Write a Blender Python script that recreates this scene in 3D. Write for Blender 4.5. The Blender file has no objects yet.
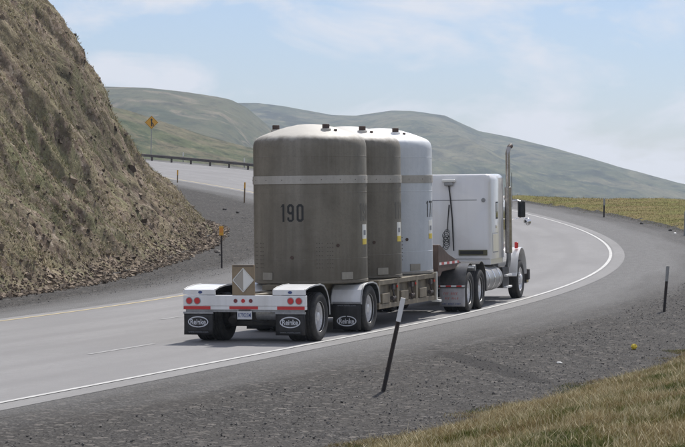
import bpy, bmesh, math, random
import numpy as np
from mathutils import Vector, Matrix
R = math.radians
random.seed(7); rng = np.random.default_rng(11)
scene = bpy.context.scene
col = scene.collection

# ------------------------------------------------------------------ camera
CAM_H = 3.6; PITCH = 1.46; ROLL = 1.0
cam_d = bpy.data.cameras.new('camera'); cam = bpy.data.objects.new('camera', cam_d); col.objects.link(cam)
cam_d.sensor_width = 36.0; cam_d.lens = 36.0 * 2500 / 685
cam_d.clip_start = 0.5; cam_d.clip_end = 30000
cam.location = (0, 0, CAM_H)
cam.rotation_mode = 'XYZ'
cam.matrix_world = Matrix.Translation((0, 0, CAM_H)) @ Matrix.Rotation(R(90 - PITCH), 4, 'X') @ Matrix.Rotation(R(ROLL), 4, 'Z')
scene.camera = cam

# ------------------------------------------------------------------ light
SUN_EL = 51.0; SUN_AZ = 22.0            # azimuth clockwise from +Y (the view direction)
sd = bpy.data.lights.new('sun', 'SUN'); sd.energy = 4.9; sd.angle = R(1.0); sd.color = (1.0, 0.95, 0.88)
so = bpy.data.objects.new('sun', sd); col.objects.link(so)
to_sun = Vector((math.sin(R(SUN_AZ)) * math.cos(R(SUN_EL)), math.cos(R(SUN_AZ)) * math.cos(R(SUN_EL)), math.sin(R(SUN_EL))))
so.rotation_euler = to_sun.to_track_quat('Z', 'Y').to_euler()
so.location = (0, 0, 60)

world = bpy.data.worlds.new('World'); scene.world = world; world.use_nodes = True
wn = world.node_tree; wn.nodes.clear(); L = wn.links
def WN(t, **k):
    n = wn.nodes.new(t)
    for a, b in k.items(): setattr(n, a, b)
    return n
out = WN('ShaderNodeOutputWorld'); bg = WN('ShaderNodeBackground'); bg.inputs[1].default_value = 0.124
sky = WN('ShaderNodeTexSky', sky_type='NISHITA', sun_disc=False)
sky.sun_elevation = R(SUN_EL); sky.sun_rotation = R(SUN_AZ); sky.altitude = 900; sky.dust_density = 0.6; sky.air_density = 1.0; sky.ozone_density = 1.5
tc = WN('ShaderNodeTexCoord'); mp = WN('ShaderNodeMapping'); mp.inputs['Scale'].default_value = (1, 1, 2.3); mp.inputs['Location'].default_value = (0.37, 0.1, 0.02)
n1 = WN('ShaderNodeTexNoise'); n1.inputs['Scale'].default_value = 15.0; n1.inputs['Detail'].default_value = 7; n1.inputs['Roughness'].default_value = 0.56; n1.inputs['Distortion'].default_value = 0.35
cr = WN('ShaderNodeValToRGB'); cr.color_ramp.elements[0].position = 0.42; cr.color_ramp.elements[1].position = 0.575
cr.color_ramp.elements[0].color = (0.0, 0.0, 0.0, 1); cr.color_ramp.elements[1].color = (0.95, 0.95, 0.95, 1)
skm = WN('ShaderNodeMix', data_type='RGBA', blend_type='MULTIPLY'); skm.inputs[0].default_value = 1.0; skm.inputs[7].default_value = (0.60, 0.67, 0.88, 1)
mx = WN('ShaderNodeMix', data_type='RGBA'); mx.inputs[7].default_value = (7.3, 7.35, 7.7, 1)
L.new(tc.outputs['Generated'], mp.inputs[0]); L.new(mp.outputs[0], n1.inputs[0]); L.new(n1.outputs[0], cr.inputs[0])
L.new(sky.outputs[0], skm.inputs[6]); L.new(skm.outputs[2], mx.inputs[6]); L.new(cr.outputs[0], mx.inputs[0])
L.new(mx.outputs[2], bg.inputs[0]); L.new(bg.outputs[0], out.inputs[0])

scene.render.engine = 'CYCLES'
scene.cycles.max_bounces = 6; scene.cycles.volume_bounces = 0
scene.view_settings.view_transform = 'Standard'; scene.view_settings.look = 'None'
scene.view_settings.gamma = 1; scene.view_settings.exposure = 0.0
try: scene.view_settings.use_curve_mapping = False
except Exception: pass

# ------------------------------------------------------------------ helpers
def tag(o, label=None, cat=None, group=None, kind=None):
    if label: o['label'] = label
    if cat: o['category'] = cat
    if group: o['group'] = group
    if kind: o['kind'] = kind
    return o
def empty(name, loc=(0, 0, 0), mat=None):
    o = bpy.data.objects.new(name, None); col.objects.link(o)
    if mat is not None: o.matrix_world = mat
    else: o.location = loc
    o.empty_display_size = 0.3
    return o
class MB:
    def __init__(s): s.v = []; s.f = []
    def add(s, vs, fs):
        k = len(s.v); s.v += [tuple(v) for v in vs]; s.f += [tuple(i + k for i in f) for f in fs]; return s
    def box(s, x0, x1, y0, y1, z0, z1):
        return s.add([(x0,y0,z0),(x1,y0,z0),(x1,y1,z0),(x0,y1,z0),(x0,y0,z1),(x1,y0,z1),(x1,y1,z1),(x0,y1,z1)],
            [(0,3,2,1),(4,5,6,7),(0,1,5,4),(1,2,6,5),(2,3,7,6),(3,0,4,7)])
    def cyl(s, a, b, r, n=16, r2=None, cap=True):
        a = Vector(a); b = Vector(b); r2 = r if r2 is None else r2
        q = (b - a).to_track_quat('Z', 'Y'); vs = []
        for p, rr in ((a, r), (b, r2)):
            for i in range(n):
                t = 2 * math.pi * i / n; vs.append(p + q @ Vector((rr * math.cos(t), rr * math.sin(t), 0)))
        fs = [(i, (i + 1) % n, n + (i + 1) % n, n + i) for i in range(n)]
        if cap: fs += [tuple(range(n - 1, -1, -1)), tuple(range(n, 2 * n))]
        return s.add(vs, fs)
    def tube(s, pts, r, n=8):
        pts = [Vector(p) for p in pts]; rs = r if isinstance(r, (list, tuple)) else [r] * len(pts); vs = []; up = None
        for i, p in enumerate(pts):
            d = (pts[min(i + 1, len(pts) - 1)] - pts[max(i - 1, 0)]).normalized()
            if up is None: up = Vector((0, 0, 1)) if abs(d.z) < .9 else Vector((1, 0, 0))
            a = d.cross(up).normalized(); b = a.cross(d).normalized(); up = b
            for k in range(n):
                t = 2 * math.pi * k / n; vs.append(p + (a * math.cos(t) + b * math.sin(t)) * rs[i])
        m = len(pts)
        fs = [(i*n+k, i*n+(k+1)%n, (i+1)*n+(k+1)%n, (i+1)*n+k) for i in range(m-1) for k in range(n)]
        fs += [tuple(range(n - 1, -1, -1)), tuple(range((m-1)*n, m*n))]
        return s.add(vs, fs)
    def lathe(s, prof, n=48, axis='z', c=(0, 0, 0), close=False, skip=None):
        m = len(prof); vs = []
        for r_, h in prof:
            for i in range(n):
                t = 2 * math.pi * i / n; a, b = r_ * math.cos(t), r_ * math.sin(t)
                p = (a, b, h) if axis == 'z' else (h, a, b)
                vs.append((p[0]+c[0], p[1]+c[1], p[2]+c[2]))
        fs = []
        for j in range(m - 1 + (1 if close else 0)):
            for i in range(n):
                if skip and skip(j, i): continue
                j2 = (j + 1) % m; fs.append((j*n+i, j*n+(i+1)%n, j2*n+(i+1)%n, j2*n+i))
        return s.add(vs, fs)
    def prism(s, poly, a, b, plane='yz'):
        def P(u, v, w): return (w, u, v) if plane == 'yz' else ((u, v, w) if plane == 'xy' else (u, w, v))
        n = len(poly); vs = [P(u, v, a) for u, v in poly] + [P(u, v, b) for u, v in poly]
        fs = [tuple(range(n - 1, -1, -1)), tuple(range(n, 2*n))] + [(i, (i+1)%n, n+(i+1)%n, n+i) for i in range(n)]
        return s.add(vs, fs)
    def band(s, poly, a, b, th):
        """open polyline in yz swept from x=a to x=b, thickness th (inside)"""
        n = len(poly); inner = []
        for i in range(n):
            p0 = Vector(poly[max(i-1, 0)]); p1 = Vector(poly[min(i+1, n-1)]); d = (p1 - p0).normalized()
            inner.append((poly[i][0] + d.y * th, poly[i][1] - d.x * th))
        return s.prism(list(poly) + inner[::-1], a, b)
    def build(s, name, mat, parent=None, bevel=0, smooth=False, seg=2, weld=False):
        me = bpy.data.meshes.new(name); me.from_pydata(s.v, [], s.f); me.update()
        bm = bmesh.new(); bm.from_mesh(me)
        if weld: bmesh.ops.remove_doubles(bm, verts=bm.verts, dist=1e-5)
        bmesh.ops.recalc_face_normals(bm, faces=bm.faces); bm.to_mesh(me); bm.free()
        me.materials.append(mat)
        o = bpy.data.objects.new(name, me); col.objects.link(o)
        if parent: o.parent = parent
        if smooth:
            me.polygons.foreach_set('use_smooth', [True] * len(me.polygons))
            me.set_sharp_from_angle(angle=R(smooth if smooth is not True else 35))
        if bevel:
            m = o.modifiers.new('bevel', 'BEVEL'); m.width = bevel; m.segments = seg; m.limit_method = 'ANGLE'; m.angle_limit = R(35)
            m.harden_normals = False
        return o
def np_mesh(name, V, F, mat, tint=None, smooth=False, parent=None):
    me = bpy.data.meshes.new(name); V = np.asarray(V, np.float32); F = np.asarray(F, np.int32)
    me.vertices.add(len(V)); me.vertices.foreach_set('co', V.ravel())
    k = F.shape[1]; me.loops.add(F.size); me.loops.foreach_set('vertex_index', F.ravel())
    me.polygons.add(len(F)); me.polygons.foreach_set('loop_start', np.arange(len(F)) * k)
    try: me.polygons.foreach_set('loop_total', np.full(len(F), k))
    except Exception: pass
    me.polygons.foreach_set('use_smooth', np.full(len(F), smooth))
    if tint is not None:
        a = me.attributes.new('tint', 'FLOAT', 'POINT'); a.data.foreach_set('value', np.asarray(tint, np.float32))
    me.update(calc_edges=True); me.validate()
    me.materials.append(mat)
    o = bpy.data.objects.new(name, me); col.objects.link(o)
    if parent: o.parent = parent
    return o
def text_mesh(s, h, width=None, bold=0.0, extrude=0.002):
    """letters in the XZ plane facing -Y, centred on x, baseline z=0, capital height h"""
    cu = bpy.data.curves.new('lettering', 'FONT'); cu.body = s; cu.size = 1; cu.offset = bold; cu.extrude = 0; cu.resolution_u = 3
    t = bpy.data.objects.new('lettering_source', cu); col.objects.link(t)
    bpy.context.view_layer.update()
    me = bpy.data.meshes.new_from_object(t.evaluated_get(bpy.context.evaluated_depsgraph_get()))
    bpy.data.objects.remove(t); bpy.data.curves.remove(cu)
    V = np.array([v.co[:] for v in me.vertices]); F = [tuple(p.vertices) for p in me.polygons]; bpy.data.meshes.remove(me)
    x0, x1 = V[:, 0].min(), V[:, 0].max(); y0, y1 = V[:, 1].min(), V[:, 1].max()
    sc = h / (y1 - y0); sx = sc if width is None else width / (x1 - x0)
    return np.stack([(V[:, 0] - (x0 + x1) / 2) * sx, np.zeros(len(V)), (V[:, 1] - y0) * sc], 1), F
def letters(s, h, at, mat, parent, width=None, bold=0.0, name='lettering', conv=None):
    V, F = digit_mesh(s, h, width) if bold == 'digits' else text_mesh(s, h, width, bold)
    V = [conv(v) for v in V] if conv else [(v[0] + at[0], at[1], v[2] + at[2]) for v in V]
    mb = MB(); mb.add(V, F)
    me = bpy.data.meshes.new(name); me.from_pydata(mb.v, [], mb.f); me.materials.append(mat)
    o = bpy.data.objects.new(name, me); col.objects.link(o); o.parent = parent
    return o

def digit_mesh(s, h, width):
    V = []; F = []; w, st, ch, gap = .40, .125, .12, .16; x = 0
    def poly(pts, ox): k = len(V); V.extend([(ox + a, 0, b) for a, b in pts]); F.append(tuple(range(k, k+len(pts))))
    def ring(ox, z0, z1):
        o_ = [(ch, z0), (w-ch, z0), (w, z0+ch), (w, z1-ch), (w-ch, z1), (ch, z1), (0, z1-ch), (0, z0+ch)]
        c2 = ch*.5; i_ = [(st+c2, z0+st), (w-st-c2, z0+st), (w-st, z0+st+c2), (w-st, z1-st-c2), (w-st-c2, z1-st), (st+c2, z1-st), (st, z1-st-c2), (st, z0+st+c2)]
        for q in range(8): r_ = (q+1) % 8; poly([o_[q], o_[r_], i_[r_], i_[q]], ox)
    for c in s:
        if c == '1': poly([(.13, 0), (.13+st, 0), (.13+st, 1), (.13, 1)], x); poly([(-.01, .80), (.13, .86), (.13, 1.0)], x); x += .27 + gap; continue
        if c == '0': ring(x, 0, 1)
        if c == '9': ring(x, .42, 1); poly([(w-st, .52), (w-st, ch), (w, ch), (w, .54)], x); poly([(0, ch), (ch, 0), (w-ch, 0), (w, ch), (w-st, st), (st, st), (st, .26), (0, .26)], x)
        if c == '7': poly([(0, 1), (0, 1-st), (w, 1-st), (w, 1)], x); poly([(w-st, 1-st), (.10, 0), (.10+st, 0), (w, 1-st)], x)
        x += w + gap
    V = np.array(V, float); x1 = V[:, 0].max(); V[:, 0] = (V[:, 0] - x1/2)*width/x1; V[:, 2] *= h
    return V, F
# ---- numpy value noise
def _h(ix, iy, seed):
    n = (ix * 374761393 + iy * 668265263 + seed * 974634777) & 0x7fffffff
    n = ((n ^ (n >> 13)) * 1274126177) & 0x7fffffff
    return ((n ^ (n >> 16)) & 0xffff) / 65535.0
def vnoise(x, y, seed=0):
    x = np.asarray(x, float); y = np.asarray(y, float)
    ix = np.floor(x).astype(np.int64); iy = np.floor(y).astype(np.int64); fx = x - ix; fy = y - iy
    ux = fx*fx*(3-2*fx); uy = fy*fy*(3-2*fy)
    a = _h(ix, iy, seed); b = _h(ix+1, iy, seed); c = _h(ix, iy+1, seed); d = _h(ix+1, iy+1, seed)
    return (a*(1-ux)+b*ux)*(1-uy) + (c*(1-ux)+d*ux)*uy
def fbm(x, y, o=5, seed=0, gain=.5, ridge=False):
    r = 0; a = 1; t = 0
    for i in range(o):
        n = vnoise(x * 2**i + 13.7*i, y * 2**i - 7.3*i, seed + i)
        if ridge: n = 1 - abs(2*n - 1)
        r = r + a*n; t += a; a *= gain
    return r / t

# ------------------------------------------------------------------ materials
def mat(name, color=(.5,.5,.5), rough=.6, metal=0.0, coat=0.0, spec=0.5):
    m = bpy.data.materials.new(name); m.use_nodes = True
    b = m.node_tree.nodes['Principled BSDF']
    b.inputs['Base Color'].default_value = (*color, 1); b.inputs['Roughness'].default_value = rough; b.inputs['Metallic'].default_value = metal
    b.inputs['Coat Weight'].default_value = coat; b.inputs['Specular IOR Level'].default_value = spec
    return m
def nd(m, t, **k):
    n = m.node_tree.nodes.new(t)
    for a, b in k.items():
        if a.startswith('i_'): n.inputs[a[2:].replace('_', ' ')].default_value = b
        else: setattr(n, a, b)
    return n
def lk(m, a, b): m.node_tree.links.new(a, b)
def ramp(m, fac, stops):
    n = nd(m, 'ShaderNodeValToRGB'); e = n.color_ramp.elements
    while len(e) < len(stops): e.new(.5)
    for i, (p, c) in enumerate(stops): e[i].position = p; e[i].color = (*c, 1) if len(c) == 3 else c
    lk(m, fac, n.inputs[0]); return n.outputs[0]
def noise(m, scale, detail=4, rough=.55, vec=None, dist=0.0, coord='Object', sc=(1,1,1)):
    n = nd(m, 'ShaderNodeTexNoise'); n.inputs['Scale'].default_value = scale; n.inputs['Detail'].default_value = detail
    n.inputs['Roughness'].default_value = rough; n.inputs['Distortion'].default_value = dist
    t = nd(m, 'ShaderNodeTexCoord'); q = nd(m, 'ShaderNodeMapping'); q.inputs['Scale'].default_value = sc
    lk(m, vec if vec else t.outputs[coord], q.inputs[0]); lk(m, q.outputs[0], n.inputs[0]); return n.outputs[0]
def mixc(m, fac, a, b, mode='MIX'):
    n = nd(m, 'ShaderNodeMix', data_type='RGBA', blend_type=mode)
    for i, v in ((0, fac), (6, a), (7, b)):
        if isinstance(v, (int, float)): n.inputs[i].default_value = v
        elif isinstance(v, tuple): n.inputs[i].default_value = (*v, 1) if len(v) == 3 else v
        else: lk(m, v, n.inputs[i])
    return n.outputs[2]
def bsdf(m): return m.node_tree.nodes['Principled BSDF']
def bump(m, h, strength=.5, dist=.02):
    n = nd(m, 'ShaderNodeBump'); n.inputs['Strength'].default_value = strength; n.inputs['Distance'].default_value = dist
    lk(m, h, n.inputs['Height']); lk(m, n.outputs[0], bsdf(m).inputs['Normal'])
def weathered(name, base, dark, scale=3, rough=.6, metal=0, amt=(.35,.75), streak=True, bumpd=.002, coat=0):
    m = mat(name, base, rough, metal, coat)
    a = noise(m, scale, 6, .65); s_ = noise(m, scale * 2.2, 4, .6, sc=(1, 1, .08)) if streak else noise(m, scale*5, 3)
    f1 = ramp(m, a, [(amt[0], (0,0,0)), (amt[1], (1,1,1))]); f2 = ramp(m, s_, [(.42, (0,0,0)), (.72, (1,1,1))])
    c = mixc(m, f1, base, dark); c = mixc(m, mixc(m, .55, (0,0,0), f2), c, dark)
    lk(m, c, bsdf(m).inputs['Base Color']); bump(m, a, .3, bumpd)
    return m

M = {}
M['white'] = weathered('white_paint', (.80,.81,.82), (.60,.59,.56), 1.6, .35, 0, (.5,.95), coat=.25)
M['cab_white'] = weathered('cab_white_paint', (.80,.80,.80), (.62,.61,.58), .9, .22, 0, (.5,1.0), coat=.6)
M['tyre'] = weathered('tyre_rubber', (.020,.020,.021), (.055,.052,.048), 6, .8, 0, (.4,.8), False)
M['black_rubber'] = weathered('black_rubber', (.016,.016,.018), (.040,.038,.036), 5, .6, 0, (.45,.9))
M['black'] = weathered('black_chassis', (.018,.018,.019), (.055,.048,.040), 4, .6, 0, (.4,.85))
M['alu'] = weathered('aluminium', (.86,.86,.87), (.60,.59,.58), 6, .42, .55, (.45,.9), False)
M['stack'] = weathered('sooty_chrome', (.42,.40,.38), (.22,.20,.19), 5, .30, .9, (.4,.9), False, .0003)
M['chrome'] = weathered('chrome', (.80,.80,.82), (.55,.54,.52), 5, .13, 1.0, (.55,.95), False, .0003)
M['beige'] = weathered('beige_steel', (.24,.205,.145), (.095,.075,.052), 2.5, .65, 0, (.4,.8))
M['rust'] = weathered('rust_brown_steel', (.135,.085,.065), (.065,.045,.036), 3, .7, 0, (.35,.75))
M['red'] = mat('red_lens', (.55,.015,.02), .18, 0, .5)
M['dark_red'] = mat('dark_red_lens', (.16,.012,.02), .18, 0, .5)
M['red_tape'] = mat('red_reflective_tape', (.55,.03,.03), .4)
M['white_tape'] = mat('white_reflective_tape', (.80,.80,.80), .35)
def tape_mat(name, axis, period, phase=0):
    m = mat(name, (.5,.03,.03), .4); t = nd(m, 'ShaderNodeTexCoord'); sp_ = nd(m, 'ShaderNodeSeparateXYZ'); lk(m, t.outputs['Object'], sp_.inputs[0])
    a = nd(m, 'ShaderNodeMath', operation='ADD'); a.inputs[1].default_value = phase + 50*period; lk(m, sp_.outputs[axis], a.inputs[0])
    b = nd(m, 'ShaderNodeMath', operation='MODULO'); b.inputs[1].default_value = period; lk(m, a.outputs[0], b.inputs[0])
    c = nd(m, 'ShaderNodeMath', operation='GREATER_THAN'); c.inputs[1].default_value = period/2; lk(m, b.outputs[0], c.inputs[0])
    lk(m, mixc(m, c.outputs[0], (.50,.035,.035), (.80,.80,.80)), bsdf(m).inputs['Base Color']); return m
M['tape_y'] = tape_mat('red_white_tape', 1, .46); M['tape_x'] = tape_mat('red_white_flap_tape', 0, .26)
M['amber'] = mat('amber_lens', (.7,.25,.02), .2, 0, .5)
M['ink'] = mat('black_ink', (.022,.022,.022), .6)
M['faint_ink'] = mat('faded_ink', (.13,.12,.10), .6)
M['blue_ink'] = mat('blue_ink', (.05,.08,.22), .6)
M['red_ink'] = mat('red_ink', (.50,.16,.14), .6)
M['print_white'] = mat('white_print', (.62,.64,.68), .6)
M['print_grey'] = mat('grey_print', (.22,.23,.25), .6)
M['yellow'] = weathered('sign_yellow', (.72,.37,.02), (.60,.30,.03), 4, .45, 0, (.5,.95))
M['label_yellow'] = mat('label_yellow', (.72,.55,.06), .5)
M['label_white'] = mat('label_white', (.78,.78,.74), .5)
M['galv'] = weathered('galvanised_steel', (.38,.39,.40), (.22,.22,.22), 5, .5, .6, (.4,.9), False)
M['dark_steel'] = weathered('dark_weathered_steel', (.060,.058,.060), (.11,.075,.055), 5, .65, .2, (.4,.8))
M['dark_fender'] = weathered('glossy_black_fender', (.045,.045,.046), (.13,.125,.12), 3, .32, 0, (.45,.9), coat=.3)
M['glass'] = mat('tinted_glass', (.02,.025,.03), .06, 0, .3)
M['glass'].node_tree.nodes['Principled BSDF'].inputs['Specular IOR Level'].default_value = .8
M['plate'] = mat('number_plate', (.62,.64,.66), .4)
M['tank'] = weathered('dull_tank_aluminium', (.34,.34,.34), (.20,.195,.19), 4, .45, .4, (.4,.8))
M['placard'] = weathered('placard_board', (.30,.23,.145), (.22,.17,.11), 5, .6, 0, (.4,.9))
M['brown_cap'] = weathered('dark_brown_cap', (.05,.035,.03), (.10,.06,.045), 6, .6)
M['flap_grey'] = weathered('grey_mudflap', (.50,.50,.52), (.34,.33,.34), 6, .6, 0, (.4,.9))
M['olive'] = mat('olive_dark_metal', (.13,.125,.075), .5, .3)

def cask_mat(name, base, dark, light, dust=None):
    m = mat(name, base, .55, 0.0)
    a = noise(m, 1.3, 7, .65); b = noise(m, 3.0, 5, .65, sc=(1, 1, .05)); c_ = noise(m, 26, 3, .6); sp = noise(m, 60, 2, .5)
    c = mixc(m, ramp(m, a, [(.32, (0,0,0)), (.72, (1,1,1))]), base, dark)
    c = mixc(m, mixc(m, .5, (0,0,0), ramp(m, b, [(.45, (0,0,0)), (.70, (1,1,1))])), c, light)
    c = mixc(m, mixc(m, .45, (0,0,0), ramp(m, b, [(.30, (1,1,1)), (.44, (0,0,0))])), c, dark)
    c = mixc(m, mixc(m, .5, (0,0,0), ramp(m, c_, [(.5, (0,0,0)), (.8, (1,1,1))])), c, dark)
    t = nd(m, 'ShaderNodeTexCoord'); sp_ = nd(m, 'ShaderNodeSeparateXYZ'); lk(m, t.outputs['Object'], sp_.inputs[0])
    ad = nd(m, 'ShaderNodeMath', operation='MULTIPLY_ADD'); ad.inputs[1].default_value = .22; lk(m, noise(m, 5, 5, .6, sc=(1,1,.3)), ad.inputs[0]); lk(m, sp_.outputs[2], ad.inputs[2])
    c = mixc(m, ramp(m, ad.outputs[0], [(.0, (0,0,0)), (1.0, (1,1,1))]), c, c) if dust is None else c
    if dust is not None:
        mr_ = nd(m, 'ShaderNodeMapRange'); mr_.inputs['From Min'].default_value = 3.10; mr_.inputs['From Max'].default_value = 3.22; lk(m, ad.outputs[0], mr_.inputs['Value'])
        c = mixc(m, mr_.outputs[0], c, dust)
        lo = nd(m, 'ShaderNodeMapRange'); lo.inputs['From Min'].default_value = .75; lo.inputs['From Max'].default_value = .35; lk(m, ad.outputs[0], lo.inputs['Value'])
        c = mixc(m, mixc(m, .35, (0,0,0), lo.outputs[0]), c, dark)
    lk(m, c, bsdf(m).inputs['Base Color'])
    lk(m, ramp(m, a, [(.3, (.5,.5,.5)), (.7, (.72,.72,.72))]), bsdf(m).inputs['Roughness'])
    bump(m, noise(m, 1.6, 4, .5), .9, .02)
    return m
M['cask_taupe'] = cask_mat('taupe_cask_paint', (.212,.192,.154), (.120,.106,.082), (.305,.282,.238), (.50,.48,.43))
M['cask_taupe_mid'] = cask_mat('grey_taupe_cask_paint', (.198,.181,.148), (.115,.102,.080), (.29,.268,.228), (.58,.56,.52))
M['cask_white'] = cask_mat('blue_white_cask_paint', (.64,.68,.73), (.50,.54,.58), (.74,.76,.78), (.78,.79,.80))
M['cask_band'] = cask_mat('pale_band', (.44,.42,.38), (.30,.28,.25), (.54,.52,.48))
M['spot'] = mat('spot_weld', (.085,.076,.062), .6)
M['cask_patch'] = weathered('pale_cover_plate', (.36,.34,.29), (.27,.25,.215), 5, .6)

# ---- ground materials
def road_mat(name, base, dark, light, track=None, speck=.12):
    m = mat(name, base, .92, spec=.2)
    uv = nd(m, 'ShaderNodeUVMap').outputs[0]      # u = metres along, v = metres across
    a = noise(m, .35, 6, .6, vec=uv, sc=(.35, 1.6, 1)); b = noise(m, 22, 4, .7, vec=uv); fine = noise(m, 55, 3, .8, vec=uv); big = noise(m, .12, 3, vec=uv, sc=(1,2.5,1))
    c = mixc(m, ramp(m, a, [(.3, (0,0,0)), (.7, (1,1,1))]), dark, light)
    c = mixc(m, mixc(m, .5, (0,0,0), big), c, base)
    if track:
        sep = nd(m, 'ShaderNodeSeparateXYZ'); lk(m, uv, sep.inputs[0])
        w = nd(m, 'ShaderNodeMath', operation='MULTIPLY'); w.inputs[1].default_value = 2*math.pi/track; lk(m, sep.outputs[1], w.inputs[0])
        s2 = nd(m, 'ShaderNodeMath', operation='COSINE'); lk(m, w.outputs[0], s2.inputs[0])
        f = ramp(m, s2.outputs[0], [(.2, (0,0,0)), (1.0, (.50,.50,.50))]); c = mixc(m, f, c, dark)
    md = noise(m, 4.5, 5, .7, vec=uv, sc=(.6, 1.3, 1)); c = mixc(m, mixc(m, .45, (0,0,0), ramp(m, md, [(.45, (0,0,0)), (.65, (1,1,1))])), c, dark)
    c = mixc(m, mixc(m, .6, (0,0,0), ramp(m, b, [(.4, (0,0,0)), (.75, (1,1,1))])), c, dark)
    c = mixc(m, mixc(m, .55, (0,0,0), ramp(m, fine, [(.45, (0,0,0)), (.7, (1,1,1))])), c, tuple(v*(1-speck*3) for v in dark))
    lk(m, c, bsdf(m).inputs['Base Color']); bump(m, fine, .5, .006); return m
M['road'] = road_mat('pale_asphalt', (.285,.282,.284), (.228,.225,.227), (.325,.322,.324), 1.65)
M['road_edge'] = road_mat('pale_road_edge', (.290,.287,.286), (.225,.222,.222), (.325,.322,.32))
M['apron'] = road_mat('grey_asphalt_shoulder', (.170,.168,.168), (.118,.117,.117), (.200,.198,.198), None, .15)
DARK_STREAKS = [(2.62, 44.2, math.atan2(-.9746, .2239), 3.7, .36, .8, 0)]  # long dark ellipse mixed into the gravel colour
def nodemap(m, v, a, b, top):
    n = nd(m, 'ShaderNodeMapRange'); n.inputs['From Min'].default_value = a; n.inputs['From Max'].default_value = b; n.inputs['To Max'].default_value = top; lk(m, v, n.inputs['Value']); return n.outputs[0]
def verge_mat():
    m = gravel_mat('roadside_gravel')
    base = bsdf(m).inputs['Base Color'].links[0].from_socket
    at = nd(m, 'ShaderNodeAttribute', attribute_name='edge')   # metres past the rim of the compacted shoulder
    uv = nd(m, 'ShaderNodeUVMap').outputs[0]
    st_n = noise(m, .5, 6, .7, vec=uv, sc=(.16, 1.7, 1)); fine = noise(m, 30, 4, .8, vec=uv); md = noise(m, 3.2, 5, .7, vec=uv, sc=(.35, 1.3, 1))
    a = nd(m, 'ShaderNodeMath', operation='MULTIPLY_ADD'); a.inputs[1].default_value = 3.4; lk(m, st_n, a.inputs[0]); lk(m, at.outputs['Fac'], a.inputs[2])
    a2 = nd(m, 'ShaderNodeMath', operation='MULTIPLY_ADD'); a2.inputs[1].default_value = 1.3; lk(m, md, a2.inputs[0]); lk(m, a.outputs[0], a2.inputs[2])
    mr = nd(m, 'ShaderNodeMapRange'); mr.inputs['From Min'].default_value = .75; mr.inputs['From Max'].default_value = 3.25; lk(m, a2.outputs[0], mr.inputs['Value'])
    comp = ramp(m, fine, [(.36, (.135,.134,.133)), (.52, (.200,.199,.198)), (.70, (.262,.260,.259))])
    comp = mixc(m, ramp(m, md, [(.4, (.55,.55,.55)), (.6, (0,0,0))]), comp, (.145,.144,.144))
    full = mixc(m, mr.outputs[0], comp, base)
    for (ex, ey, ang, ra, rb, k_, seed) in DARK_STREAKS:
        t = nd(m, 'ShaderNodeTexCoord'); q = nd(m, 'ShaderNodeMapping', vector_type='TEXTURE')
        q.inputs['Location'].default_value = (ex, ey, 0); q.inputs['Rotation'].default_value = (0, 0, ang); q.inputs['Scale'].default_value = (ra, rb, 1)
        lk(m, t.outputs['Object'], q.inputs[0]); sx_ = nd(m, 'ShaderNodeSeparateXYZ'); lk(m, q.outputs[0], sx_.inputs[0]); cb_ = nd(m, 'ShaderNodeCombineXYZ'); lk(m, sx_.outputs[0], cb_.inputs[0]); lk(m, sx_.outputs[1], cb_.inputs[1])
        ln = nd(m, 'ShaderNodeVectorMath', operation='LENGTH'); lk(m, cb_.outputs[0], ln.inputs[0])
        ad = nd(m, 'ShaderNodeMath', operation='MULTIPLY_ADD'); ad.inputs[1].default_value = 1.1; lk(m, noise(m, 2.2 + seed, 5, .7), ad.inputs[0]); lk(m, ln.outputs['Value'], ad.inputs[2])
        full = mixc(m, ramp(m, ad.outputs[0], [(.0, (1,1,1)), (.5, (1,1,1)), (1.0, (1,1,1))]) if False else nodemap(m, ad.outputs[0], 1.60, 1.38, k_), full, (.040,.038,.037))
    lk(m, full, bsdf(m).inputs['Base Color']); return m
def gravel_mat(nm='dark_gravel'):
    m = mat(nm, (.08,.075,.07), .95, spec=.15)
    t = nd(m, 'ShaderNodeTexCoord')
    def vor(sc):
        v = nd(m, 'ShaderNodeTexVoronoi'); v.inputs['Scale'].default_value = sc; lk(m, t.outputs['Object'], v.inputs['Vector']); return v
    v1 = vor(26); v2 = vor(11)
    s1 = nd(m, 'ShaderNodeSeparateColor'); lk(m, v1.outputs['Color'], s1.inputs[0])
    s2 = nd(m, 'ShaderNodeSeparateColor'); lk(m, v2.outputs['Color'], s2.inputs[0])
    c = ramp(m, s1.outputs[0], [(0, (.034,.032,.031)), (.45, (.049,.047,.045)), (.8, (.068,.065,.062)), (1, (.15,.142,.134))])
    c = mixc(m, ramp(m, s2.outputs[0], [(.86, (0,0,0)), (.96, (.8,.8,.8))]), c, (.19,.175,.16))
    big = noise(m, .5, 5, .6); c = mixc(m, ramp(m, big, [(.35, (0,0,0)), (.75, (.6,.6,.6))]), c, (.078,.072,.066))
    med = noise(m, 2.5, 4, .7); c = mixc(m, ramp(m, med, [(.3, (.45,.45,.45)), (.5, (0,0,0))]), c, (.055,.052,.052))
    lk(m, c, bsdf(m).inputs['Base Color']); bump(m, v1.outputs['Distance'], .8, .03); return m
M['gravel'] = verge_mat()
def tint_mat(name, stops, rough=.8, trans=True):
    m = mat(name, stops[0][1], rough, spec=.2); a = nd(m, 'ShaderNodeAttribute', attribute_name='tint')
    c = ramp(m, a.outputs['Fac'], stops); lk(m, c, bsdf(m).inputs['Base Color']); return m
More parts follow.
